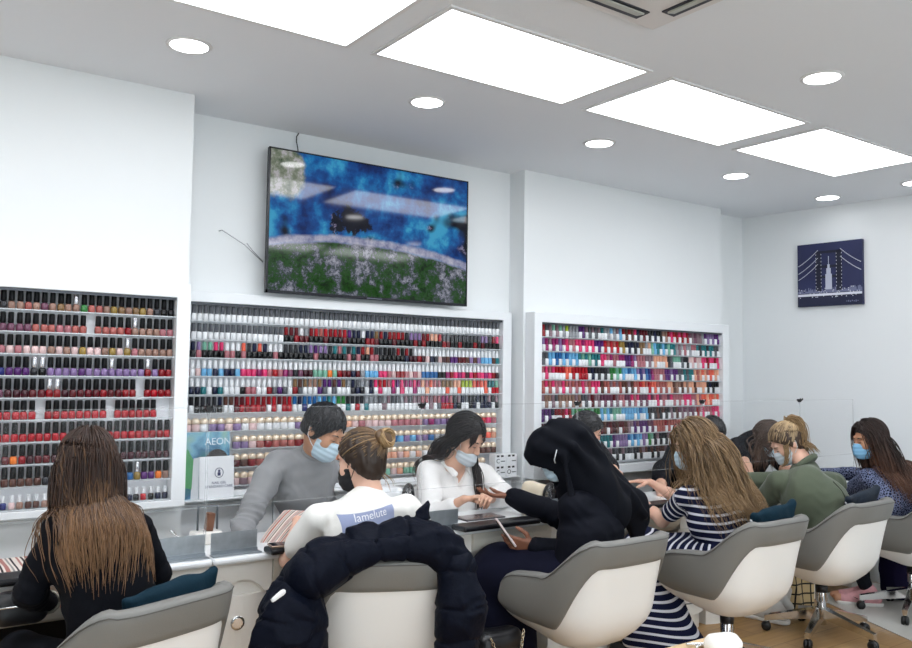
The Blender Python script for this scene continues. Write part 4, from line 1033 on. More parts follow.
# ---- man in the grey sweater
def person_man():
    P = Person('man in a grey crew neck sweater and pale blue mask, leaning over the table', J(
        pelvis=V(1.86, 3.98, .55), waist=at(312, 525, 3.93), chest=at(306, 484, 3.84), neck=at(315, 452, 3.75), head=at(323, 431, 3.66), shR=at(275, 463, 3.82), shL=at(350, 474, 3.77),
        elR=at(249, 515, 3.70), wrR=at(232, 550, 3.52), elL=at(368, 535, 3.62), wrL=V(1.72, 3.46, .83), knR=V(1.72, 3.66, .55), anR=V(1.70, 3.80, .09), knL=V(2.0, 3.66, .55), anL=V(2.0, 3.80, .09)), (1.86, 3.98, 0), SK_M, sc=1.04, tf=(-.05, -1, 0), hf=(.48, -.76, -.50), hup=(.12, 0, 1), head_s=1.02)
    P.body({'R': ((-.1, -.9, -.1), (0, 0, -1), .25), 'L': ((-.6, -.6, 0), (0, 0, -1), .5)})
    f = F(); P.torso(f, .014, neck=False)
    a, b = P.J['shL'], P.J['shR']; f.cap((a+b)/2, P.J['neck'], .085, .066, .05)
    for k in 'LR': P.arm(f, k, .014)
    f.folds(.009, 13, (1, 1, 1.2), 14).noise(.002, 50, (1, 1, 1.8), 15); P.wrinkle(f, .012, 14); f.build('sweater', GREYK, P.root, .006, P.o)
    n = P.J['neck']; ax = nrm(P.J['head']-n); R_ = basis(ax, (0, 1, .1)); m = MB().tube([Vector(n+ax*.010+.066*(math.cos(q)*R_[0]+math.sin(q)*R_[2]*.95)-P.o) for q in np.linspace(0, 2*PI, 25)], .0085, 8); m.build('collar_rib', GREYK, P.root)
    g = F(); P.legs(g, .008); g.build('trousers', TRO, P.root, .01, P.o); P.shoes(BLACKP)
    hm = hair_mat('black_hair', '#0a0b10', '#0a0b10', '#1c1d24')
    P.cap_hair(hm, .011, front=.080, top=.060, low=-.045, slope=(.84, -.54), noise=.003)
    ro = P.scalp(800, 5, 1.10, front=.080, top=.066, low=-.005, slope=(.84, -.54)); P.strands('hair_lengths', hm, ro, .030, lambda p: np.stack([p[:, 0]*3+.4, p[:, 1]*2+.15, -.5+0*p[:, 0]], 1), .05, n=7, width=.0024, layers=(.010, .015), seed=6, guard=False, tint=(0, .6), hug=-.2)
    P.face('#120d0b'); P.mask(MASKB)
person_man()
# ---- woman with the bun and white T-shirt
def person_bun():
    P = Person('woman with a brown hair bun, white T-shirt and black mask, seen from behind', J(
        pelvis=V(1.72, 2.90, .54), waist=V(1.76, 2.93, .74), chest=at(362, 537, 2.96), neck=at(370, 497, 3.00), head=at(361, 461, 3.06), shL=at(317, 519, 3.06), shR=at(407, 510, 2.94),
        elL=at(288, 560, 3.20), wrL=at(298, 520, 3.40), elR=V(2.08, 3.12, .78), wrR=V(1.98, 3.36, .82), knL=V(1.72, 3.30, .53), anL=V(1.72, 3.2, .09), knR=V(1.92, 3.28, .53), anR=V(1.92, 3.2, .09)), (1.72, 2.90, 0), SK_P, tf=(.05, 1, 0), hf=(-.42, .88, -.22), hup=(.06, 0, 1))
    P.body({'L': ((.5, .6, -.2), (.2, .2, -1), .5), 'R': ((-.5, .8, 0), (0, 0, -1), .4)})
    f = F(); P.torso(f, .010, .98, neck=False); a, b = P.J['shL'], P.J['shR']; f.cap((a+b)/2, P.J['neck']*.8+(a+b)/2*.2, .085, .066, .05)
    for k in 'LR': P.arm(f, k, .016, up=.64, lo=0)
    f.folds(.006, 15, (1, 1, 1.0), 24).noise(.0015, 70, None, 25); P.wrinkle(f, .006, 24); sh = f.build('t_shirt', WHT, P.root, .006, P.o)
    # printed panel on the back: follows the shirt
    Fm = f; nx, nz = 40, 10; A_, B_ = at(347, 518, 2.86), at(406, 508, 2.80); vs_ = []
    for j in range(nz):
        for i in range(nx):
            p = A_+(B_-A_)*i/(nx-1)+V(0, 0, -.075*j/(nz-1)); vs_.append(p)
    vs_ = np.array(vs_)
    dirv = -nrm(P.tf); vs_ = vs_+dirv*.12
    for _ in range(60):
        d = Fm.ev(vs_)+sum(q(vs_) for q in Fm.disp); vs_ = vs_-dirv*np.clip(d-.0025, -.01, .01)[:, None]
    fc = [(j*nx+i, j*nx+i+1, (j+1)*nx+i+1, (j+1)*nx+i) for j in range(nz-1) for i in range(nx-1)]
    o = link_mesh('printed_panel', raw_mesh('printed_panel', vs_-P.o, fc), fabric('print_blue', '#9099b8'), sh)
    mid = vs_[(3)*nx+nx//2]-P.o; an = math.atan2(*(B_-A_)[[1, 0]])
    tx = text('lettering', 'lamelute', .042, mat('print_white', '#e6e6ea', .8), (0, 0, 0), 0, 0, sh, ext=.0, align='CENTER')
    dg = bpy.context.evaluated_depsgraph_get(); tm = bpy.data.meshes.new_from_object(tx.evaluated_get(dg)); bpy.data.objects.remove(tx)
    bm = bmesh.new(); bm.from_mesh(tm); bmesh.ops.subdivide_edges(bm, edges=[e for e in bm.edges if e.calc_length() > .012], cuts=3); bm.to_mesh(tm); bm.free()
    ux = nrm(B_-A_); pts = np.array([v.co[:] for v in tm.vertices]); W = (vs_[2*nx+nx//2]+dirv*.06)+pts[:, :1]*ux*1.05+pts[:, 1:2]*V(0, 0, 1)
    for _ in range(60): W = W-dirv*np.clip(Fm.ev(W)+sum(q(W) for q in Fm.disp)-.0045, -.01, .01)[:, None]
    tm.vertices.foreach_set('co', (W-P.o).astype(np.float32).ravel()); tm.update(); link_mesh('lettering', tm, mat('print_white', '#e6e6ea', .8), sh)
    g = F(); P.legs(g, .008); g.build('trousers', TRO, P.root, .01, P.o); P.shoes(BLACKP)
    hm = hair_mat('bun_brown', '#2f221a', '#6d5238', '#a98a63', .55)
    P.cap_hair(hm, .016, low=-.095, front=.078, top=.062)
    bun = V(.012, -.118, .075)*P.hs
    ro = P.scalp(560, 12, 1.08, low=-.08)
    # strands swept over the head to the bun
    q0 = (ro/P.hs-V(0, -.012, .035))/V(.075, .095, .089); q0 /= np.linalg.norm(q0, axis=1)[:, None]; q1 = (bun/P.hs-V(0, -.012, .035))/V(.075, .095, .089); q1 /= np.linalg.norm(q1); n = 14; t = np.linspace(0, 1, n)
    om = np.arccos(np.clip(q0@q1, -1, 1))[:, None]; sl = (np.sin((1-t)*om)/np.sin(om))[..., None]*q0[:, None]+(np.sin(t*om)/np.sin(om))[..., None]*q1
    r = np.random.default_rng(3); X = V(0, -.012, .035)+sl*(V(.075, .095, .089)*(1.13+.06*r.random((len(ro), 1, 1))))+r.normal(size=(len(ro), 1, 3))*.0015
    tubes('swept_hair', loc(P.J['head'], P.R, 0, 0, 0)+(X*P.hs).reshape(-1, 3)@P.R.reshape(3, 3) if False else (loc(P.J['head'], P.R, 0, 0, 0)+np.einsum('nij,jk->nik', X*P.hs, P.R)-P.o), np.full((len(ro), n), .0030), hm, P.root, tint=r.uniform(0, .75, len(ro))**1.6)
    f = F(); bc = loc(P.J['head'], P.R, *bun); f.ell(bc, P.R, (.041, .036, .041)); f.noise(.003, 110, None, 2); bo = f.build('bun_core', hair_mat('bun_light', '#6b5236', '#94764f', '#b5976c', .4), P.root, .004, P.o)
    N = 90; th = np.linspace(0, 2*PI, 22); S_ = []
    for i in range(N):
        a0, tl = r.uniform(0, 6.28), r.uniform(-.5, .5); rr = r.uniform(.020, .036); hgt = r.uniform(-.022, .024)
        S_.append(np.stack([(rr)*np.cos(a0+th*.8), hgt*1.0+.010*np.sin(th*1.5+a0)+.006, (rr)*np.sin(a0+th*.8)], 1)*V(1.05, -1, 1.1))
    S_ = np.array(S_); tubes('bun', bc+np.einsum('nij,jk->nik', S_, P.R)-P.o, np.full((N, 22), .0036), hair_mat('bun_light', '#5a442e', '#8c6e4b', '#b5976c', .4), P.root, tint=r.uniform(0, .9, N))
    # loose wisps at the nape
    wr_ = np.array([[.03, -.055, -.06], [.045, -.04, -.06], [.0, -.07, -.06], [.02, -.06, -.055], [.052, -.03, -.05]])*P.hs
    P.strands('nape_wisps', hm, wr_, .10, lambda p: np.stack([p[:, 0]*6, -.8+0*p[:, 0], -.6+0*p[:, 0]], 1), .12, n=14, width=.0016, layers=(.004, .012), wave=.008, wl=.07, seed=9, tint=(.3, .8), fields=[])
    P.face(); P.mask(MASKK, loopm=MASKK)
person_bun()
# ---- technician in the white shirt
def person_shirt():
    P = Person('woman with long black hair in a white shirt, pale mask under her nose', J(
        pelvis=V(2.66, 3.98, .55), waist=V(2.62, 3.94, .74), chest=at(455, 495, 3.80), neck=at(454, 464, 3.74), head=at(465, 438, 3.68), shR=at(428, 472, 3.80), shL=at(484, 477, 3.78),
        elR=at(432, 517, 3.66), wrR=at(464, 499, 3.50), elL=V(2.95, 3.66, .83), wrL=at(487, 500, 3.47), knR=V(2.5, 3.66, .55), anR=V(2.5, 3.80, .09), knL=V(2.8, 3.66, .55), anL=V(2.8, 3.80, .09)), (2.66, 3.98, 0), SK_L, tf=(.0, -1, 0), hf=(.34, -.76, -.46), hup=(.05, 0, 1), head_s=1.0)
    P.body({'R': ((.85, -.4, .1), (.3, -.2, -.9), .9), 'L': ((-.5, -.6, .3), (-.2, .3, -1), 1.0)})
    f = F(); P.torso(f, .018, neck=False); a, b = P.J['shL'], P.J['shR']; f.cap((a+b)/2, P.J['neck']*.6+(a+b)/2*.4, .080, .064, .05)
    for k in 'LR': P.arm(f, k, .020, lo=.62)
    nk = P.J['neck']; fw = V(.25, -.95, 0)
    f.cutfn(lambda p: -(np.abs((p-nk)@nrm(np.cross(fw, (0, 0, 1))))*1.6-((p-nk)@V(0, 0, 1)+.115)*1.0) if False else np.where((((p-nk)@fw) > .02) & (np.abs((p-nk)@nrm(np.cross(fw, (0, 0, 1)))) < .055+.5*((p-nk)[..., 2]+.02)) & ((p-nk)[..., 2] > -.13), .004, -1.))
    f.folds(.007, 17, (1, 1, .8), 34).noise(.002, 58, None, 35); P.wrinkle(f, .008, 34); f.build('shirt', WSH, P.root, .006, P.o)
    sd = nrm(np.cross(fw, (0, 0, 1)))
    for x in (-1, 1):                                            # shirt collar wings
        m = F(); m.cap(nk-fw*.035+sd*x*.050+V(0, 0, .012), nk+fw*.055+sd*x*.058+V(0, 0, -.045), .015, .019, .01, sd*x*.7+fw*.3+V(0, 0, .5), 2.6); m.build('collar', WSH, P.root, .004, P.o)
    g = F(); P.legs(g, .008); g.build('trousers', TRO, P.root, .01, P.o); P.shoes(BLACKP)
    hm = hair_mat('dark_hair', '#0d0b0e', '#3a221b', '#211a1c', .75)
    P.cap_hair(hm, .009, front=.078, top=.072, low=-.07, slope=(.84, -.54))
    fld = P.field(.022)
    ro = P.scalp(1500, 22, low=-.06, front=.074, top=.074)
    P.strands('hair_lengths', hm, ro, .46, lambda p: np.stack([p[:, 0]*5, -.9+0*p[:, 0], -.15+0*p[:, 0]], 1), .18, hug=-.06, fields=[fld], attract=gather(P.J['neck']+V(-.08, .07, 0), 3.0, .15), seed=23, width=.0023, layers=(.006, .022), wave=.004, wl=.2, tint=(0, .5), lenvar=.35)
    rf = np.stack([np.full(46, .070)+.004*np.random.default_rng(1).normal(size=46), np.linspace(-.01, .03, 46), np.full(46, .0)], 1)*P.hs; rf[:, 0] *= -1
    P.strands('front_lock', hm, rf, .40, lambda p: np.stack([-.5+0*p[:, 0], .3+0*p[:, 0], -1+0*p[:, 0]], 1), .3, fields=[fld], seed=24, width=.0042, layers=(.004, .022), tint=(.2, .8), wave=.002)
    q = np.random.default_rng(8); n_ = 220; rp = np.stack([q.normal(size=n_)*.012+.012, q.uniform(.02, .066, n_), np.zeros(n_)], 1); rp[:, 2] = .035+.092*np.sqrt(np.maximum(1-(rp[:, 0]/.078)**2-((rp[:, 1]+.012)/.098)**2, .05)); rp *= P.hs
    P.strands('curtain_fringe', hm, rp, .135, lambda p: np.stack([np.where(p[:, 0] > .012, 1., -1.), .25+0*p[:, 0], -.35+0*p[:, 0]], 1), .12, n=16, seed=26, width=.0022, layers=(.011, .018), tint=(0, .7), lenvar=.3, hug=-.03)
    P.face(); P.mask(MASKW, low=True)
person_shirt()
# ---- woman in the dark headscarf
def person_scarf():
    P = Person('woman in a black headscarf and dark navy robe holding a phone, facing the white shirt', J(
        pelvis=V(2.72, 2.78, .54), waist=V(2.74, 2.80, .74), chest=at(594, 528, 2.84), neck=at(592, 490, 2.86), head=at(562, 452, 2.92), shL=at(576, 506, 2.90), shR=at(616, 504, 2.74),
        elL=at(566, 512, 3.16), wrL=at(512, 499, 3.32), elR=at(578, 556, 2.90), wrR=at(533, 546, 3.02), knL=V(2.46, 3.16, .55), anL=V(2.42, 3.14, .09), knR=V(2.66, 3.20, .55), anR=V(2.62, 3.14, .09)), (2.72, 2.78, 0), SK_D, sc=1.02, tf=(-.35, .93, 0), hf=(-.76, .52, -.46))
    # her near arm holds the phone, the far arm is stretched to the manicurist
    J_ = P.J; J_['shL'], J_['shR'] = at(574, 508, 2.80), at(618, 500, 2.92); J_['elL'], J_['wrL'] = at(580, 553, 2.86), at(534, 547, 3.00); J_['elR'], J_['wrR'] = at(560, 516, 3.18), at(509, 496, 3.40)
    P.lat = nrm(J_['shR']-J_['shL'])
    P.body({'L': ((-.80, .5, .15), (.5, .5, .2), .55), 'R': ((-.80, .55, .02), (0, .2, 1), .35)})
    f = F(); P.torso(f, .018, 1.04)
    for k in 'LR': P.arm(f, k, .020, lo=.93)
    f.folds(.007, 11, (1, 1, .9), 44); P.wrinkle(f, .011, 44); f.build('robe_top', DNV, P.root, .006, P.o)
    g = F(); P.legs(g, .03); an = (P.J['anL']+P.J['anR'])/2; kn = (P.J['knL']+P.J['knR'])/2; g.cap(kn, an, .12, .17, .08); g.cap(P.J['pelvis'], kn, .17, .13, .06); g.noise(.008, 18, (1, 1, .5), 46); g.cut((0, 0, .03), (0, 0, -1)); g.build('robe_skirt', fabric('robe_navy', '#0b0d20'), P.root, .009, P.o)
    P.shoes(BLACKP)
    c, R, k = P.J['head'], P.R, P.hs; L = lambda *p: loc(c, R, *(np.array(p)*k))
    h = F(); h.ell(L(0, -.012, .038), R, V(.108, .118, .108)*k); h.ell(L(0, .02, .02), R, V(.102, .108, .10)*k, .03); h.cap(L(0, .070, .085), L(0, .150, .060), .050, .016, .04, R[0], .55); h.cap(L(.0, .09, .05), L(0, .140, .02), .055, .022, .04, R[0], .8); h.cap(L(0, .06, .05), L(0, .09, -.02), .080, .070, .03)
    h.cap(L(0, -.04, -.03), P.J['neck']+V(.01, -.02, .01), .088, .105, .06); h.cap(P.J['neck']+V(.02, -.02, 0), (P.J['shR']+P.J['shL'])/2+V(.03, -.05, -.02), .10, .115, .06, P.tf, 1.2); h.cap(L(.02, -.09, .03), P.J['shR']+V(.06, -.05, -.06), .070, .085, .07, P.tf, 1.3)
    h.cap(P.J['shR']+V(.05, -.06, -.02), P.J['shR']+V(.07, -.06, -.20), .085, .055, .06, P.tf, 1.8)
    h.cap(L(0, .02, -.09), P.J['neck']+V(-.04, .05, -.06), .075, .085, .05)
    for pts in ([L(-.070, .10, .080), L(-.118, .01, .00), P.J['shL']+V(-.03, -.02, .03)], [L(-.062, .04, .135), L(-.128, -.05, .02), P.J['shL']*.4+P.J['shR']*.6+V(0, -.12, .02)], [L(.0, -.02, .150), L(-.075, -.12, .05), P.J['shR']+V(.05, -.13, -.06)], [L(.04, -.06, .14), L(.02, -.15, .02), P.J['shR']+V(.11, -.08, -.10)]):
        h.chain(pts, [.012, .015, .018], .035)
    h.folds(.008, 13, (1.5, 1, .5), 47)
    face0 = L(0, .130, -.066); rad = V(.066, .115, .078)*k
    h.cutfn(lambda p: -(np.linalg.norm(((p-face0)@R.T)/rad, axis=-1)-1)*.06)
    h.build('headscarf', fabric('scarf_black', '#070a13', .8), P.root, .006, P.o)
    P.face(); P.mask(MASKB, loops=False)
    m = MB().tube([Vector(L(-.058, .060, -.035)-P.o), Vector(L(-.116, .060, .0)-P.o), Vector(L(-.136, .03, .04)-P.o)], .0024, 6).tube([Vector(L(-.055, .05, -.07)-P.o), Vector(L(-.082, .04, -.075)-P.o)], .002, 6); m.build('mask_strap', LOOP, P.root)
    w, d = P.J['wrL'], nrm((-.80, .5, .15)); 
    return P
PS = person_scarf()
# ---- woman in the striped dress
def stripe_mat(name, dark, light, period, duty=.3, coord='axis'):
    m = fabric(name, dark); N = m.node_tree.nodes; L = m.node_tree.links
    a = N.new('ShaderNodeAttribute'); a.attribute_name = coord; mo = N.new('ShaderNodeMath'); mo.operation = 'MODULO'; mo.inputs[1].default_value = period
    ad = N.new('ShaderNodeMath'); ad.operation = 'ADD'; ad.inputs[1].default_value = period*200; lt = N.new('ShaderNodeMath'); lt.operation = 'LESS_THAN'; lt.inputs[1].default_value = period*duty
    mx = N.new('ShaderNodeMix'); mx.data_type = 'RGBA'; mx.inputs[6].default_value = (*lin(dark), 1); mx.inputs[7].default_value = (*lin(light), 1)
    L.new(a.outputs['Fac'], ad.inputs[0]); L.new(ad.outputs[0], mo.inputs[0]); L.new(mo.outputs[0], lt.inputs[0]); L.new(lt.outputs[0], mx.inputs[0]); L.new(mx.outputs[2], N['Principled BSDF'].inputs['Base Color']); return m
def person_stripe():
    P = Person('woman in a navy and white striped dress with long fair brown hair', J(
        pelvis=V(3.70, 2.74, .54), waist=V(3.70, 2.76, .74), chest=at(712, 518, 2.82), neck=at(708, 484, 2.86), head=at(694, 446, 2.94), shL=at(688, 497, 2.88), shR=at(733, 492, 2.86),
        elL=at(662, 521, 3.10), wrL=at(640, 499, 3.32), elR=at(680, 500, 3.18), wrR=at(650, 482, 3.42), knL=V(3.46, 3.14, .56), anL=V(3.42, 3.08, .09), knR=V(3.64, 3.18, .56), anR=V(3.62, 3.12, .09)), (3.70, 2.74, 0), SK_P, tf=(-.22, .97, 0), hf=(-.80, .58, -.22))
    P.body({'L': ((-.65, .7, .10), (.1, -.1, -1), .35), 'R': ((-.65, .6, .05), (0, 0, -1), .30)})
    st = stripe_mat('stripe_dress', '#151a36', '#d9dae2', .040, .30)
    f = F(); P.torso(f, .012)
    for k in 'LR': P.arm(f, k, .012, up=.62, lo=0)
    f.noise(.004, 30, None, 54)
    shl, shr, elL, elR = P.J['shL'], P.J['shR'], P.J['elL'], P.J['elR']
    def axf(v):
        out = v[:, 2].copy()+.010*np.sin(v[:, 0]*20)
        for a, b in ((shl, elL), (shr, elR)):
            ba = b-a; t = (v-a)@ba/(ba@ba); dist = np.linalg.norm(v-a-np.clip(t, 0, 1)[:, None]*ba, axis=1); w = (dist < .085) & (t > .12); out[w] = (t*np.linalg.norm(ba))[w]
        return out
    f.build('dress_top', st, P.root, .005, P.o, axisfn=axf)
    g = F(); P.legs(g, .022, .95); kn = (P.J['knL']+P.J['knR'])/2; an = V(3.52, 3.06, .14); g.cap(P.J['pelvis'], kn, .15, .115, .06); g.cap(kn+V(0, .0, -.02), an, .115, .175, .06); g.cap(kn+V(-.02, -.02, -.06), V(3.58, 2.86, .06), .08, .10, .06)
    pel = P.J['pelvis']; r_ = .012
    def axs(v):
        ba = kn-pel; t = np.clip((v-pel)@ba/(ba@ba), 0, 1.0); low = np.clip(kn[2]+.02-v[:, 2], 0, 1); w = smooth01((low-.02)/.10)
        return t*np.linalg.norm(ba)*(1-w)+w*(np.linalg.norm(ba)+low)+.012*np.sin(v[:, 0]*24+v[:, 1]*14)
    g.noise(.016, 16, (1.2, 1.2, .25), 55).noise(.004, 40, (1, 1, .5), 56); g.cut((0, 0, .035), (0, 0, -1)); g.build('dress_skirt', stripe_mat('stripe_skirt', '#151a36', '#d9dae2', .040, .32), P.root, .006, P.o, axisfn=axs)
    P.shoes(BLACKP)
    hm = hair_mat('fair_brown', '#4e3b2b', '#8d7152', '#a0835f', .5)
    P.cap_hair(hm, .007, low=-.09)
    fld = P.field(.016); ro = P.scalp(2600, 42)
    P.strands('hair_lengths', hm, ro, .54, sideflow, .15, fields=[fld], seed=43, width=.0022, layers=(.006, .045), wave=.010, wl=.11, tint=(0, .8), lenvar=.3, n=32, attract=lambda p, t: np.clip(t*1.5, 0, 1)*V(.05, -.05, 0)*np.ones((len(p), 1)))
    P.face('#4a3626'); P.mask(MASKB)
person_stripe()
# ---- woman in the green jacket
def person_green():
    P = Person('woman in an olive green jacket with a fair ponytail, bending over the table', J(
        pelvis=V(4.70, 2.76, .54), waist=V(4.72, 2.80, .74), chest=at(808, 496, 2.88), neck=at(803, 462, 2.97), head=at(787, 443, 3.06), shL=at(778, 482, 3.0), shR=at(834, 482, 2.92),
        elL=at(762, 505, 3.16), wrL=at(736, 496, 3.38), elR=V(4.90, 3.16, .82), wrR=V(4.72, 3.36, .83), knL=V(4.56, 3.20, .54), anL=V(4.66, 3.12, .09), knR=V(4.76, 3.22, .54), anR=V(4.84, 3.20, .09)), (4.70, 2.76, 0), SK_P, tf=(-.22, .97, 0), hf=(-.70, .52, -.60), hup=(0, 0, 1))
    P.body({'L': ((-.65, .7, 0), (.1, -.1, -1), .35), 'R': ((-.65, .6, .05), (0, 0, -1), .30)}, .006)
    f = F(); P.torso(f, .030, 1.12, neck=False); a, b = P.J['shL'], P.J['shR']; f.cap((a+b)/2, P.J['neck']*.5+(a+b)/2*.5, .10, .085, .05)
    for k in 'LR': P.arm(f, k, .024)
    f.folds(.009, 11, (1, 1, .9), 64); P.wrinkle(f, .012, 64); jk = f.build('jacket', OLV, P.root, .006, P.o)
    g = F(); nk = P.J['neck']; ax = nrm(P.J['head']-nk); R_ = basis(ax, (0, 1, .1)); MB().tube([Vector(nk-ax*.012+.074*(math.cos(q)*R_[0]+math.sin(q)*R_[2])-P.o) for q in np.linspace(0, 2*PI, 25)], .020, 8).build('collar', OLV, jk)
    # seams and hem line across the back, shoulder tab
    bk = -P.tf
    def onsurf(pts):
        W = np.array(pts)+bk*.10
        for _ in range(60): W = W-bk*np.clip(f.ev(W)+sum(q(W) for q in f.disp)-.002, -.01, .01)[:, None]
        return [Vector(w-P.o) for w in W]
    ch = P.J['chest']; lat = P.lat
    MB().tube(onsurf([ch+lat*x+V(0, 0, -.11) for x in np.linspace(-.15, .15, 14)]), .0035, 6).tube(onsurf([ch+V(0, 0, z) for z in np.linspace(-.11, .10, 10)]), .0025, 6).build('seam', mat('olive_dark', '#343b2e', .9), jk)
    g = F(); P.legs(g, .006, .80); g.build('trousers', fabric('grey_leggings', '#43434a'), P.root, .01, P.o); P.shoes(mat('pale_shoe', '#cfccc8', .7))
    hm = hair_mat('ponytail_fair', '#3f2f25', '#c5a77c', '#c9ae86', .5)
    P.cap_hair(hm, .014, low=-.105)
    ro = P.scalp(700, 62, 1.08, low=-.095); r = np.random.default_rng(6)
    bun = V(0, -.095, .105); q0 = (ro/P.hs-V(0, -.012, .035))/V(.075, .095, .089); q0 /= np.linalg.norm(q0, axis=1)[:, None]; q1 = (bun-V(0, -.012, .035))/V(.075, .095, .089); q1 /= np.linalg.norm(q1); n = 14; t = np.linspace(0, 1, n)
    om = np.arccos(np.clip(q0@q1, -1, 1))[:, None]; sl = (np.sin((1-t)*om)/np.sin(om))[..., None]*q0[:, None]+(np.sin(t*om)/np.sin(om))[..., None]*q1
    X = V(0, -.012, .035)+sl*(V(.075, .095, .089)*(1.13+.06*r.random((len(ro), 1, 1))))
    tubes('swept_hair', loc(P.J['head'], P.R, 0, 0, 0)+np.einsum('nij,jk->nik', X*P.hs, P.R)-P.o, np.full((len(ro), n), .0028), hm, P.root, tint=r.uniform(0, .8, len(ro))**1.3)
    rt = bun*P.hs*1.04+r.normal(size=(220, 3))*.012; fl2 = P.field(.046)
    P.strands('ponytail', hair_mat('ponytail_light', '#8d7250', '#c9b088', '#d6c19a', .4), rt, .30, lambda p: np.stack([r.normal(size=len(p))*.45+.15, -.9+0*p[:, 0], .15+0*p[:, 0]], 1), .26, fields=[fl2], seed=63, width=.0030, layers=(.012, .035), wave=.007, wl=.09, tint=(0, .9), guard=False, hug=9)
    rl = np.stack([-np.full(40, .070), np.linspace(.02, .05, 40), np.full(40, .02)], 1)*P.hs
    P.strands('side_locks', hair_mat('ponytail_light', '#8d7250'), rl, .15, lambda p: np.stack([-.2+0*p[:, 0], .1+0*p[:, 0], -.9+0*p[:, 0]], 1), .2, fields=[fl2], seed=64, width=.0022, layers=(.003, .014), wave=.007, wl=.07, tint=(0, .8))
    P.face('#6a5037'); P.mask(MASKW)
person_green()
# ---- woman in patterned navy at the end
def person_navy():
    P = Person('woman in a patterned navy top with long dark brown hair and a blue mask', J(
        pelvis=V(5.60, 2.72, .54), waist=V(5.61, 2.75, .74), chest=at(890, 497, 2.80), neck=at(886, 466, 2.84), head=at(869, 440, 2.90), shL=at(868, 478, 2.88), shR=at(906, 474, 2.80),
        elL=at(848, 492, 3.10), wrL=at(826, 484, 3.36), elR=V(5.80, 3.10, .84), wrR=V(5.52, 3.34, .83), knL=V(5.46, 3.14, .53), anL=V(5.53, 3.00, .09), knR=V(5.66, 3.16, .53), anR=V(5.60, 3.06, .09), toL=V(5.40, 3.14, .04), toR=V(5.46, 3.20, .04)), (5.60, 2.72, 0), SK_M, tf=(-.25, .96, 0), hf=(-.86, .48, -.14))
    P.body({'L': ((-.65, .7, 0), (.1, -.1, -1), .5), 'R': ((-.65, .6, .05), (0, 0, -1), .30)}, .006)
    m = fabric('navy_pattern', '#1b2036'); N = m.node_tree.nodes; L = m.node_tree.links; tc = N.new('ShaderNodeTexCoord'); vo = N.new('ShaderNodeTexVoronoi'); vo.inputs['Scale'].default_value = 70; vo.feature = 'DISTANCE_TO_EDGE'
    rp = N.new('ShaderNodeValToRGB'); rp.color_ramp.elements[0].color = (*lin('#7f88a8'), 1); rp.color_ramp.elements[1].color = (*lin('#1a1f35'), 1); rp.color_ramp.elements[0].position = .03; rp.color_ramp.elements[1].position = .16
    L.new(tc.outputs['Object'], vo.inputs['Vector']); L.new(vo.outputs['Distance'], rp.inputs[0]); L.new(rp.outputs[0], N['Principled BSDF'].inputs['Base Color'])
    f = F(); P.torso(f, .014)
    for k in 'LR': P.arm(f, k, .012)
    f.folds(.004, 20, None, 74); P.wrinkle(f, .006, 74); tp = f.build('top', m, P.root, .006, P.o)
    bk = -P.tf; ch = P.J['chest']-P.lat*.10
    W = np.array([ch+V(0, 0, z) for z in np.linspace(-.02, -.20, 12)])-P.lat*.02+bk*.05
    W = W-P.lat*.12
    for _ in range(60): W = W+P.lat*np.clip(f.ev(W)+sum(q(W) for q in f.disp)-.002, -.01, .01)[:, None]
    MB().tube([Vector(w-P.o) for w in W], .0055, 6).build('side_stripe', mat('white_piping', '#d9dbe2', .7), tp)
    g = F(); P.legs(g, .006, .9); g.build('trousers', TRO, P.root, .008, P.o); P.shoes(mat('pink_sneaker', '#dfa3a8', .7, var=(30, .12)))
    for o in [o for o in P.root.children if o.name.startswith('shoe')]:
        an = P.J['anL']; 
    d = nrm((P.J['toL']-P.J['anL'])*V(1, 1, 0)); s_ = V(-d[1], d[0], 0); b = V(P.J['anL'][0], P.J['anL'][1], 0)+s_*.044*(1 if s_@V(-.6, -.8, 0) > 0 else -1)
    sw = [(.02, .050), (.035, .038), (.055, .040), (.10, .062)]
    MB().tube([Vector(b+d*x+V(0, 0, z)-P.o) for x, z in sw], [.003, .0055, .0045, .001], 6).build('swoosh_mark', BLACKP, P.root)
    hm = hair_mat('dark_brown_long', '#211612', '#6b4632', '#43302a', .7)
    P.cap_hair(hm, .007, low=-.09)
    fld = P.field(.016); ro = P.scalp(1700, 72, front=.052, top=.072)
    P.strands('hair_lengths', hm, ro, .50, sideflow, .22, fields=[fld], hug=-.01, seed=73, width=.0023, layers=(.006, .030), wave=.003, wl=.2, tint=(0, .5), lenvar=.3, n=28, attract=lambda p, t: V(.03, -.05, 0)*np.ones((len(p), 1)))
    P.face(); P.mask(mat('mask_bright', '#7fb4d8', .8))
person_navy()
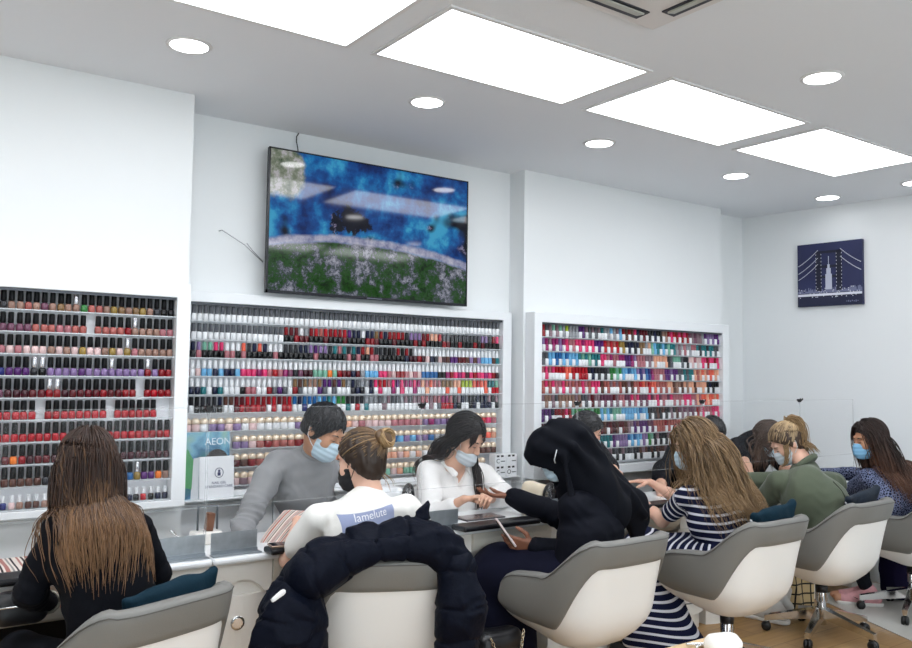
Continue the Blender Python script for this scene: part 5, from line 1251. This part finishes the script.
# ---- three manicurists mostly hidden behind their clients
def person_hidden(label, head, hf, chest, neck, shR, shL, wrR, wrL, x, hairl, long=False, sleeve=.55, arms=None, skin=SK_L):
    P = Person(label, J(pelvis=V(x, 3.98, .55), waist=V(x, 3.96, .74), chest=chest, neck=neck, head=head, shR=shR, shL=shL, wrR=wrR, wrL=wrL, poleR=(-.4, 0, -1), poleL=(.4, 0, -1), knR=V(x-.14, 3.68, .55), anR=V(x-.14, 3.8, .09), knL=V(x+.14, 3.68, .55), anL=V(x+.14, 3.8, .09)), (x, 3.98, 0), skin, tf=(0, -1, 0), hf=hf)
    P.body({'R': ((.3, -.9, -.1), (0, 0, -1), .5), 'L': ((-.3, -.9, -.1), (0, 0, -1), .5)}, .0065)
    f = F(); P.torso(f, .02)
    for k in 'LR': P.arm(f, k, .018, up=.85, lo=0)
    f.noise(.006, 26, None, 84); f.build('tunic', DKS, P.root, .007, P.o)
    g = F(); P.legs(g, .008); g.build('trousers', TRO, P.root, .01, P.o); P.shoes(BLACKP)
    P.cap_hair(hairl, .015, low=-.07)
    ro = P.scalp(300, 82, 1.06)
    P.strands('hair_lengths', hairl, ro, .34 if long else .09, sideflow if long else (lambda p: np.stack([p[:, 0]*4, -.9+0*p[:, 0], -.2+0*p[:, 0]], 1)), .12, n=20 if long else 9, fields=[P.field(.022)], seed=83, width=.0034, layers=(.006, .022) if long else (.012, .018), tint=(0, .5), hug=-.05 if long else -.2)
    P.face(); P.mask(MASKB)
    return P
dkb = hair_mat('soft_black', '#101014', '#17161a', '#26252b')
person_hidden('dark haired manicurist bowed behind the woman in the headscarf', at(586, 432, 3.86), (.62, -.66, -.42), V(3.76, 3.95, .92), V(3.78, 3.92, 1.06), V(3.60, 3.95, 1.02), V(3.95, 3.95, 1.02), V(3.55, 3.55, .82), V(3.80, 3.52, .82), 3.76, dkb)
person_hidden('manicurist in a black tunic behind the woman in the striped dress', at(712, 435, 3.72), (-.35, -.85, -.4), V(4.70, 3.86, .90), V(4.76, 3.82, 1.04), at(662, 470, 3.84), V(4.92, 3.86, 1.0), at(660, 497, 3.52), V(4.50, 3.50, .82), 4.72, dkb)
person_hidden('brown haired manicurist in black behind the woman in the green jacket', at(768, 438, 3.74), (.25, -.85, -.45), V(5.52, 3.88, .90), V(5.52, 3.84, 1.03), V(5.34, 3.88, .99), V(5.72, 3.88, .99), at(752, 476, 3.50), V(5.50, 3.50, .82), 5.52, hair_mat('mid_brown', '#3a2a22', '#5a4234', '#5e493b'), True)
# ================================================================== THINGS ON AND AROUND THE TABLES
def fd(rz): return V(-math.sin(rz), math.cos(rz), 0)
def lt_(rz): return V(math.cos(rz), math.sin(rz), 0)
# ---- puffer jacket over the second chair
t = thing('puffer_jacket', 'dark navy quilted puffer jacket draped over the back of the second chair', 'jacket', (1.6, 2.62, .5)); o = V(1.6, 2.62, .5)
def quilt(f, amp, per, seed=0):
    segs = [(a, ba, L2, off, fn) for (a, ba, L2, off), (fn, lo, hi, k) in zip(f.ax, f.ops)]
    def fn_(p):
        best = np.full(p.shape[:-1], 9.); val = np.zeros(p.shape[:-1])
        for a, ba, L2, off, fn in segs:
            d = fn(p); tt = np.clip((p-a)@ba/L2, -.3, 1.3)*math.sqrt(L2)+off; w = d < best; val[w] = tt[w]; best[w] = d[w]
        x = np.abs(((val+.012*np.sin(p[..., 2]*40+p[..., 0]*30))/per) % 1-.5)*2
        return amp*(np.clip((x-.70)/.30, 0, 1)**1.5)
    f.disp.append(fn_); f.folds(.012, 15, (1, 1, .8), seed); f.folds(.004, 38, None, seed+9); return f
PUF = mat('puffer_nylon', '#070c1a', .6, bump=(40, .5), spec=.10)
f = F(); f.chain([at(296, 588, 2.80), at(322, 562, 2.77), at(365, 548, 2.73), at(405, 540, 2.69), at(438, 545, 2.60), at(458, 568, 2.55)], [.075, .075, .070, .068, .066, .062], .05)
f.cap(at(322, 566, 2.80), at(424, 530, 2.74), .060, .052, .05); f.cap(at(345, 556, 2.66), at(440, 546, 2.56), .050, .045, .06, V(.435, .9, 0), 1.6); f.cap(at(312, 575, 2.70), at(345, 560, 2.68), .07, .05, .06)
quilt(f, .012, .115, 1).build('body', PUF, t, .006, o)
f = F(); f.chain([at(300, 585, 2.77), at(284, 622, 2.74), at(268, 680, 2.72)], [.080, .100, .105], .06); f.cap(at(300, 600, 2.74), at(316, 690, 2.66), .06, .075, .06); quilt(f, .012, .125, 2).build('front_panel', PUF, t, .006, o)
f = F(); f.chain([at(457, 568, 2.545), at(462, 610, 2.52), at(455, 680, 2.52)], [.070, .080, .078], .05); quilt(f, .012, .125, 3).build('sleeve', PUF, t, .006, o)
f = F(); f.cap(at(411, 530, 2.70), at(424, 514, 2.70), .018, .026, .02); f.cap(at(424, 512, 2.70), at(428, 500, 2.70), .02, .006, .02); f.folds(.004, 60, None, 5); f.build('hood_knot', PUF, t, .004, o)
f = F(); f.cap(at(273, 600, 2.645), at(283, 592, 2.65), .009, .011, .01, nrm(_f), 2.6); f.build('white_label', mat('label_white', '#e8e8e8', .6), t, .004, o)
# ---- cushions in the chairs
TEAL = fabric('teal_velvet', '#0f2a38', .8, bump=(90, .2)); 
def cushion(i, side, tilt, lb, m=TEAL, trim=True, up=.72, back=.165, hw=.17):
    x, y, r = CHP[i]; c = V(x, y, 0)+lt_(r)*side-fd(r)*back+V(0, 0, up)
    t = thing('cushion', lb, 'cushion', c); fw = nrm(fd(r)+V(0, 0, .22)); lat = lt_(r); lat = nrm(lat*math.cos(tilt)+V(0, 0, 1)*math.sin(tilt)); R_ = np.array([lat, fw, np.cross(lat, fw)])
    f = F(); f.box(c, R_, (hw, .012, .15), .01, .01); f.ell(c, R_, (hw*.95, .062, .145), .05)
    for sx in (-1, 1):
        for sz in (-1, 1): f.cap(c+R_[0]*sx*hw*.6+R_[2]*sz*.08, c+R_[0]*sx*hw*1.0+R_[2]*sz*.150, .02, .006, .03)
    f.noise(.004, 40, None, i).build('cover', m, t, .006, c)
    if trim:
        q = F()
        for k in range(9): q.cap(c-R_[0]*(hw+.002)+R_[2]*(-.12+.03*k)+R_[1]*(.008*(-1)**k), c-R_[0]*(hw-.012)+R_[2]*(-.112+.03*k), .009, .006, .001)
        q.build('white_trim', mat('trim_white', '#d5d8dc', .8), t, .004, c)
cushion(0, .10, .10, 'dark teal cushion behind the woman in black, tucked in the first chair', up=.675, back=.155, trim=False)
cushion(3, .13, .12, 'dark teal cushion with white edging behind the striped dress', up=.70)
cushion(4, .13, .12, 'dark teal cushion with white edging behind the green jacket', mat('navy_velvet', '#0d1c2c', .8, bump=(90, .2)), up=.70)
# ---- wrist pads and phones
PADM = mat('black_pad', '#0c0c12', .35, bump=(150, .05))
def pad(x0, x1, y0, y1, lb, z=ZT): return tag(MB().box((x0, y0, z+.0012), (x1, y1, z+.026), bev=.009).build('wrist_pad', PADM), lb, 'wrist pad')
pad(2.33, 2.80, 3.170, 3.285, 'long black wrist pad at the table edge in front of the white shirt')
pad(3.40, 3.86, 3.185, 3.290, 'black wrist pad under the arms of the woman in stripes')
pad(.22, .545, 3.20, 3.33, 'black wrist pad at the pier end, beside the woman in black')
pad(1.385, 1.60, 3.185, 3.275, 'short black wrist pad under the striped towel')
t = thing('mobile_phone', 'dark phone lying on the short black pad by the striped towel', 'phone', (1.47, 3.225, ZT+.0272)); MB().box((-.075, -.036, 0), (.075, .036, .009), bev=.003).build('body', mat('phone_rim', '#b59a88', .3, .7), t); MB().box((-.071, -.032, .009), (.071, .032, .0096)).build('screen', mat('phone_glass', '#14141c', .08), t)
t.rotation_euler = (0, 0, -.15)
# phone in the hand of the woman in the headscarf
a, b = at(494, 516, 3.12), at(517, 549, 3.045); c = (a+b)/2; ax = nrm(b-a); sd = nrm(np.cross(ax, (.3, .9, .2))); nn = np.cross(ax, sd)
t = thing('mobile_phone', 'slim pale phone held out by the woman in the headscarf', 'phone', c)
def obox(R_, half, r, nm, m, par, c0): f = F(); f.box(c0, R_, half, r, 0); return f.build(nm, m, par, .0022, c, smooth=0)
R_ = np.array([ax, nn, sd]); obox(R_, (.078, .036, .0052), .004, 'body', mat('phone_pale', '#d9c9c8', .35), t, c); obox(R_, (.073, .032, .0012), .001, 'screen', mat('phone_glass', '#14141c', .08), t, c-sd*.0052)
# white tray and tablet on the third table
t = thing('white_tray', 'white lacquered tray on the table in front of the white shirt', 'tray', (2.66, 3.39, ZT+.001)); MB().box((-.29, -.085, 0), (.20, .10, .018), bev=.008).build('tray', W_GLOSS, t)
t = thing('tablet', 'grey tablet lying on the white tray', 'tablet', (2.57, 3.375, ZT+.0195)); MB().box((-.12, -.06, 0), (.12, .06, .008), bev=.003).build('case', mat('tablet_case', '#4a4648', .4), t); MB().box((-.11, -.052, .008), (.11, .052, .0086)).build('screen', mat('tablet_glass', '#6b6160', .15), t)
# ---- striped towels
def striped(name, A, B, C, D_, sag, cols, label, nu=60, nv=26, wob=.006, th=.005, per=.02):
    vs, fc = [], []
    for j in range(nv):
        v = j/(nv-1)
        for i in range(nu):
            u = i/(nu-1); p = (A*(1-u)+B*u)*(1-v)+(C*(1-u)+D_*u)*v; p = p+V(0, 0, sag*math.sin(PI*v)+wob*math.sin(u*21)*math.sin(PI*(.15+.8*v))+wob*.6*math.sin(v*7+u*9)); vs.append(p)
    fc = [(j*nu+i, j*nu+i+1, (j+1)*nu+i+1, (j+1)*nu+i) for j in range(nv-1) for i in range(nu-1)]
    c0 = np.mean(vs, 0); me = raw_mesh(name, np.array(vs)-c0, fc)
    for q in cols: me.materials.append(q)
    pat = [0, 1, 0, 2, 0, 1, 1, 0, 3, 0, 2, 0]
    for p in me.polygons: p.material_index = pat[(p.index % (nu-1)) % len(pat)]
    o = link_mesh(name, me, None, None, c0); md = o.modifiers.new('thick', 'SOLIDIFY'); md.thickness = th; return tag(o, label, 'towel')
TW = [fabric('towel_cream', '#e2d8cf'), fabric('towel_red', '#a8675e'), fabric('towel_dark', '#3f3a3c'), fabric('towel_grey', '#8d8a88')]
striped('towel', at(255, 552, 3.46), at(284, 557, 3.34), at(284, 511, 3.50), at(348, 509, 3.46), .02, TW, 'striped red, cream and black towel over the forearm of the woman with the bun')
striped('towel', V(.16, 3.345, ZT+.012), V(.60, 3.355, ZT+.012), V(.16, 3.60, ZT+.014), V(.60, 3.62, ZT+.014), .006, TW, 'flat striped towel spread on the table beside the woman in black', wob=.003)
# ---- dust fans
def fan(c, ax, r, lb, body):
    t = thing('dust_fan', lb, 'fan', c); c0 = V(0, 0, 0); ax = nrm(ax); R_ = basis(ax); P = lambda x, y, z: Vector(np.array([x, y, z])@R_)
    m = MB().tube([P(r*math.cos(a), 0, r*math.sin(a)) for a in np.linspace(0, 2*PI, 33)], .007, 8, cap=False)
    m.build('rim', BLACKP, t); g = MB()
    for q in (.35, .62, .84): g.tube([P(q*r*math.cos(a), .004, q*r*math.sin(a)) for a in np.linspace(0, 2*PI, 29)], .0016, 5, cap=False)
    for k in range(8): g.tube([P(0, .004, 0), P(r*math.cos(k*PI/4), .004, r*math.sin(k*PI/4))], .002, 5)
    g.build('grille', mat('fan_grille', '#2c2d31', .5), t)
    for k in range(5):
        a = k*2*PI/5; MB().prism([(0, -.01), (.82*r, -.32*r), (.86*r, .12*r), (.25*r, .12*r)], -.001, .001).build('blade', mat('fan_blade', '#b9bcc0', .4), t).matrix_local = Matrix([[*(np.array([math.cos(a), 0, math.sin(a)])@R_)], [*(np.array([-math.sin(a), .3, math.cos(a)])@R_)], [*(np.array([0, 1, 0])@R_)]]).transposed().to_4x4() @ Matrix.Translation((0, 0, -.010))
    f = F(); f.box(-ax*.085+V(0, 0, -.005), R_, (r*.98, .075, r*.86), .035, .01); f.cap(-ax*.06+V(0, 0, -r), -ax*.11+V(0, 0, -r), .04, .05, .03); f.cut((0, 0, -(c[2]-ZT)+.001), (0, 0, -1)); f.noise(.004, 40, None, 3); f.build('housing', body, t, .005)
fan(at(549, 494, 3.48), (.30, -.90, -.12), .058, 'beige cloth covered fan with black grille beside the headscarf woman', fabric('beige_cloth', '#dccfb8'))
fan(at(408, 498, 3.50), (.55, -.80, 0), .066, 'white fan with black grille between the bun and the white shirt', W_GLOSS)
# ---- tool caddy near the pier
c = at(206, 530, 3.56); c[2] = ZT
t = thing('tool_caddy', 'small white caddy of manicure tools on the table by the pier', 'caddy', c)
MB().box((-.06, -.04, .001), (.06, .04, .055), bev=.008).build('tub', CREAM, t)
MB().tube([(-.03, .02, .05), (-.03, .02, .155), (.055, .02, .155), (.055, .02, .05)], .0050, 8).build('handle', mat('dark_steel', '#6a6f75', .35, 1), t)
tag(MB().box((-.015, -.018, 0), (.017, .018, .075), bev=.004, rot=Matrix.Rotation(.12, 3, 'Y')).build('wooden_brush', mat('brush_wood', '#6e4630', .6), None, c+V(.01, -.01, .0565)), 'brown wooden brush standing in the white tool caddy', 'brush')
tag(MB().box((-.02, -.012, 0), (.02, .012, .034), bev=.004).build('nail_file_block', mat('orange_block', '#d98062', .7), None, c+V(.105, .0, .0012)).__class__ and bpy.data.objects['nail_file_block'], 'small orange file block beside the white tool caddy', 'nail file')
bpy.data.objects['nail_file_block'].location[2] = ZT+.0012
m = MB().tube([(0, 0, .006), (-.05, .01, .045)], .0035, 6).tube([(0, .018, .006), (-.052, .004, .048)], .0035, 6).tube([(-.05, .007, .046), (-.075, .007, .07)], .005, 6)
tag(m.build('nail_clippers', CHROME, None, c+V(-.075, .0, 0.001)), 'chrome nail clippers leaning at the white tool caddy', 'clippers')
# ---- magazine, card and little boxes on the ledge
led = bpy.data.objects['wall_cupboard']; MB().box((-1.11, -.15, .838), (1.115, 0, .8445), bev=.001).build('ledge', W_GLOSS, led)
ZL = .8446
def magazine():
    t = thing('magazine', 'blue green magazine with a dark haired face, standing on the ledge behind the card', 'magazine', (1.49, 4.262, ZL)); t.rotation_euler = (-.05, 0, 0)
    m = mat('magazine_cover', '#5f93a8', .3); N = m.node_tree.nodes; L = m.node_tree.links; tc = N.new('ShaderNodeTexCoord'); nz = N.new('ShaderNodeTexNoise'); nz.inputs['Scale'].default_value = 7; r = N.new('ShaderNodeValToRGB')
    while len(r.color_ramp.elements) < 4: r.color_ramp.elements.new(.5)
    for e_, (p, q) in zip(r.color_ramp.elements, ((.3, '#2f6f62'), (.45, '#3f6f8f'), (.55, '#6fa8c2'), (.7, '#93b7a0'))): e_.position = p; e_.color = (*lin(q), 1)
    L.new(tc.outputs['Object'], nz.inputs[0]); L.new(nz.outputs['Fac'], r.inputs[0]); L.new(r.outputs[0], N['Principled BSDF'].inputs['Base Color'])
    MB().box((-.117, -.004, .0), (.117, .004, .335)).build('cover', m, t)
    e_ = MB().lathe([(.062, 0), (.062, .0012)], (.05, -.0042, .185), 24, 0, (0, -1, 0)); e_.build('printed_hair', mat('print_dark', '#2b2426', .5), t)
    MB().lathe([(.046, 0), (.046, .0012)], (.052, -.0056, .165), 24, 0, (0, -1, 0)).build('printed_face', mat('print_skin', '#c9a596', .5), t)
    MB().prism([(-.117, .06), (-.08, .05), (-.055, .16), (-.1, .25), (-.117, .25)], -.0054, -.0042, 'y').build('printed_leaf', mat('print_green', '#4f9a62', .5), t)
    text('title', 'AEON', .05, mat('print_pale', '#dfeaf0', .5), (.055, -.0045, .285), PI/2, 0, t)
magazine()
t = thing('price_card', 'white folded card with round emblem standing before the magazine', 'card', (1.533, 4.238, ZL)); t.rotation_euler = (-.06, 0, .04)
MB().box((-.092, -.002, 0), (.092, .002, .212)).build('front_sheet', mat('card_white', '#f0f2f5', .6), t)
m = MB().quad((-.094, .003, 0), (-.130, .030, 0), (-.112, .022, .206), (-.092, .003, .21)); m.build('back_fold', mat('card_shade', '#dfe2e6', .6), t).modifiers.new('thick', 'SOLIDIFY').thickness = .002
ink = mat('card_ink', '#39406a', .6)
m = MB().tube([(.022*math.cos(a)+.012, -.0032, .128+.024*math.sin(a)) for a in np.linspace(0, 2*PI, 25)], .0016, 5, cap=False).build('emblem_ring', ink, t)
MB().lathe([(.0065, 0), (.0065, .001)], (.012, -.0022, .137), 14, 0, (0, -1, 0)).box((.004, -.0032, .113), (.020, -.0021, .130)).build('emblem_figure', ink, t)
text('lettering', 'NAIL GEL\nSTANDARD CARE', .0185, ink, (.012, -.0024, .068), PI/2, 0, t)
for k in range(4):
    i, j = k % 2, k//2; w = .088
    lbs = ['lower small white box with black print nearer the manicurist, on the ledge', 'lower small white box with black print next to the pilaster', 'upper small white box with a bold letter nearer the manicurist', 'upper small white box with black print next to the pilaster']
    t = thing('product_box', lbs[k], 'box', (3.365+.091*i, 4.235, ZL+.0005+.0712*j)); MB().box((-w/2, -.03, 0), (w/2, .03, .070), bev=.002).build('carton', mat('carton_white', '#e9ebed', .5), t)
    if (i, j) != (1, 1): text('lettering', 'C' if k != 1 else 'O', .040, BLACKP, (-.020, -.0305, .028), PI/2, 0, t)
    for q in range(2): MB().box((-.030+.034*q, -.0312, .054), (-.010+.034*q, -.0301, .066)).build('printed_mark', BLACKP, t)
    MB().box((.002, -.0312, .024), (.036, -.0301, .030)).build('printed_line', mat('ink_grey', '#55585d', .6), t)
# ---- bags on the floor
def handbag():
    c = V(2.27, 2.86, 0)
    t = thing('handbag', 'black quilted handbag with a pale chain on the floor by the headscarf robe', 'handbag', c); f = F(); f.box((0, 0, .21), np.eye(3), (.12, .07, .205), .05, .01); f.noise(.006, 40, None, 2); f.cut((0, 0, .004), (0, 0, -1)); f.build('body', mat('bag_leather', '#0c0c10', .35), t, .007)
    ch = mat('chain_gold', '#c9bda6', .25, .9); m = MB()
    pts = [V(-.08, -.075, .40), V(-.03, -.078, .30), V(.03, -.08, .28), V(.08, -.078, .34), V(.10, -.07, .42)]
    for a, b in zip(pts, pts[1:]):
        for k in range(5): p = a+(b-a)*k/5; u = nrm(b-a); v = nrm(np.cross(u, (0, 1, 0))) if k % 2 else V(0, 1, 0); m.tube([Vector(p+(u*math.cos(q)*.011+v*math.sin(q)*.006)) for q in np.linspace(0, 2*PI, 9)], .0022, 5, cap=False)
    m.build('chain', ch, t)
handbag()
def softbag(name, lb, c, half, m, seed, handle=None, rot=0.):
    t = thing(name, lb, 'bag', c, rot); f = F(); f.box((0, 0, half[2]), np.eye(3), half, min(half)*.7, .01); f.folds(.010, 22, (1, 1, .7), seed); f.cut((0, 0, .003), (0, 0, -1)); f.build('body', m, t, .007)
    if handle: MB().tube([Vector((half[0]*.5*math.cos(a), 0, half[2]*2-.01+.09*math.sin(a))) for a in np.linspace(0, PI, 13)], .008, 7).build('handle', handle, t)
    return t
softbag('backpack', 'dark purple backpack on the floor under the last chair', (5.93, 3.00, .0045), (.15, .10, .19), fabric('purple_nylon', '#1c1735'), 7, BLACKP, .3)
def check():
    m = fabric('check_cloth', '#c8b084'); N = m.node_tree.nodes; L = m.node_tree.links; tc = N.new('ShaderNodeTexCoord'); sp = N.new('ShaderNodeSeparateXYZ'); L.new(tc.outputs['Object'], sp.inputs[0]); outs = []
    for ax in (0, 2):
        a = N.new('ShaderNodeMath'); a.operation = 'PINGPONG'; a.inputs[1].default_value = .03; L.new(sp.outputs[ax], a.inputs[0]); b = N.new('ShaderNodeMath'); b.operation = 'LESS_THAN'; b.inputs[1].default_value = .005; L.new(a.outputs[0], b.inputs[0]); outs.append(b.outputs[0])
    mx = N.new('ShaderNodeMath'); mx.operation = 'MAXIMUM'; L.new(outs[0], mx.inputs[0]); L.new(outs[1], mx.inputs[1]); c = N.new('ShaderNodeMix'); c.data_type = 'RGBA'; c.inputs[6].default_value = (*lin('#c8b084'), 1); c.inputs[7].default_value = (*lin('#26221f'), 1); L.new(mx.outputs[0], c.inputs[0]); L.new(c.outputs[2], N['Principled BSDF'].inputs['Base Color']); return m
softbag('check_bag', 'tan and black check cloth bag under the green jacket chair', (5.02, 3.20, 0), (.10, .07, .16), check(), 8, BLACKP, -.3)
softbag('plastic_bag', 'crumpled translucent white plastic bag on the floor behind the fifth chair legs', (4.80, 3.26, 0), (.15, .10, .11), mat('white_plastic_bag', '#d9d6d2', .35, alpha=.9), 9)
c = at(20, 610, 3.13)
f = F(); f.box((0, 0, .06), np.eye(3), (.085, .05, .055), .04, .01); f.noise(.004, 30, None, 4); t = thing('clutch_bag', 'small black clutch bag beside the elbow of the woman in black', 'bag', (c[0], c[1], c[2]-.05)); f.build('body', mat('clutch', '#17171a', .45), t, .005); MB().tube([(-.07, -.052, .075), (.07, -.052, .075)], .003, 6).build('zip', CHROME, t)
# ---- corner of a table close to the camera
t = thing('side_table', 'light wood side table cut off by the lower picture edge', 'table', (1.76, 1.32, 0))
MB().box((-.30, -.28, .715), (.30, .28, .742), bev=.004).build('tabletop', mat('light_wood', '#d2b48a', .5, var=(6, .1)), t)
for sx in (-.27, .27):
    for sy in (-.25, .25): MB().box((sx-.018, sy-.018, 0), (sx+.018, sy+.018, .7145), bev=.003).build('leg', mat('light_wood', '#d2b48a'), t)
f = F(); f.ell((0, 0, .02), np.eye(3), (.052, .045, .024)); f.cap((-.03, .02, .02), (.04, .02, .018), .020, .018, .02); f.folds(.006, 40, None, 6); f.cut((0, 0, .003), (0, 0, -1)); tag(f.build('folded_cloth', WHT, None, .004), 'white crumpled cloth on the light wood side table', 'cloth').location = (1.985, 1.48, .7422)
tag(MB().tube([(0, 0, .006), (.10, -.05, .006)], .005, 7).tube([(0, -.03, .006), (.10, -.02, .006)], .005, 7).build('scissors', CHROME, None, (1.93, 1.57, .743)), 'chrome scissors lying on the light wood side table', 'scissors')
# ================================================================== WORLD AND VIEW
w = bpy.data.worlds.new('world'); SC.world = w; w.use_nodes = True
w.node_tree.nodes['Background'].inputs[0].default_value = (.86, .94, 1, 1); w.node_tree.nodes['Background'].inputs[1].default_value = WORLD_E
vs = SC.view_settings; vs.view_transform = 'Standard'; vs.look = 'None'; vs.gamma = 1; vs.use_curve_mapping = False; vs.exposure = EXPO
SC.cycles.max_bounces = 8; SC.cycles.diffuse_bounces = 4; SC.cycles.transparent_max_bounces = 16; SC.cycles.use_denoising = True
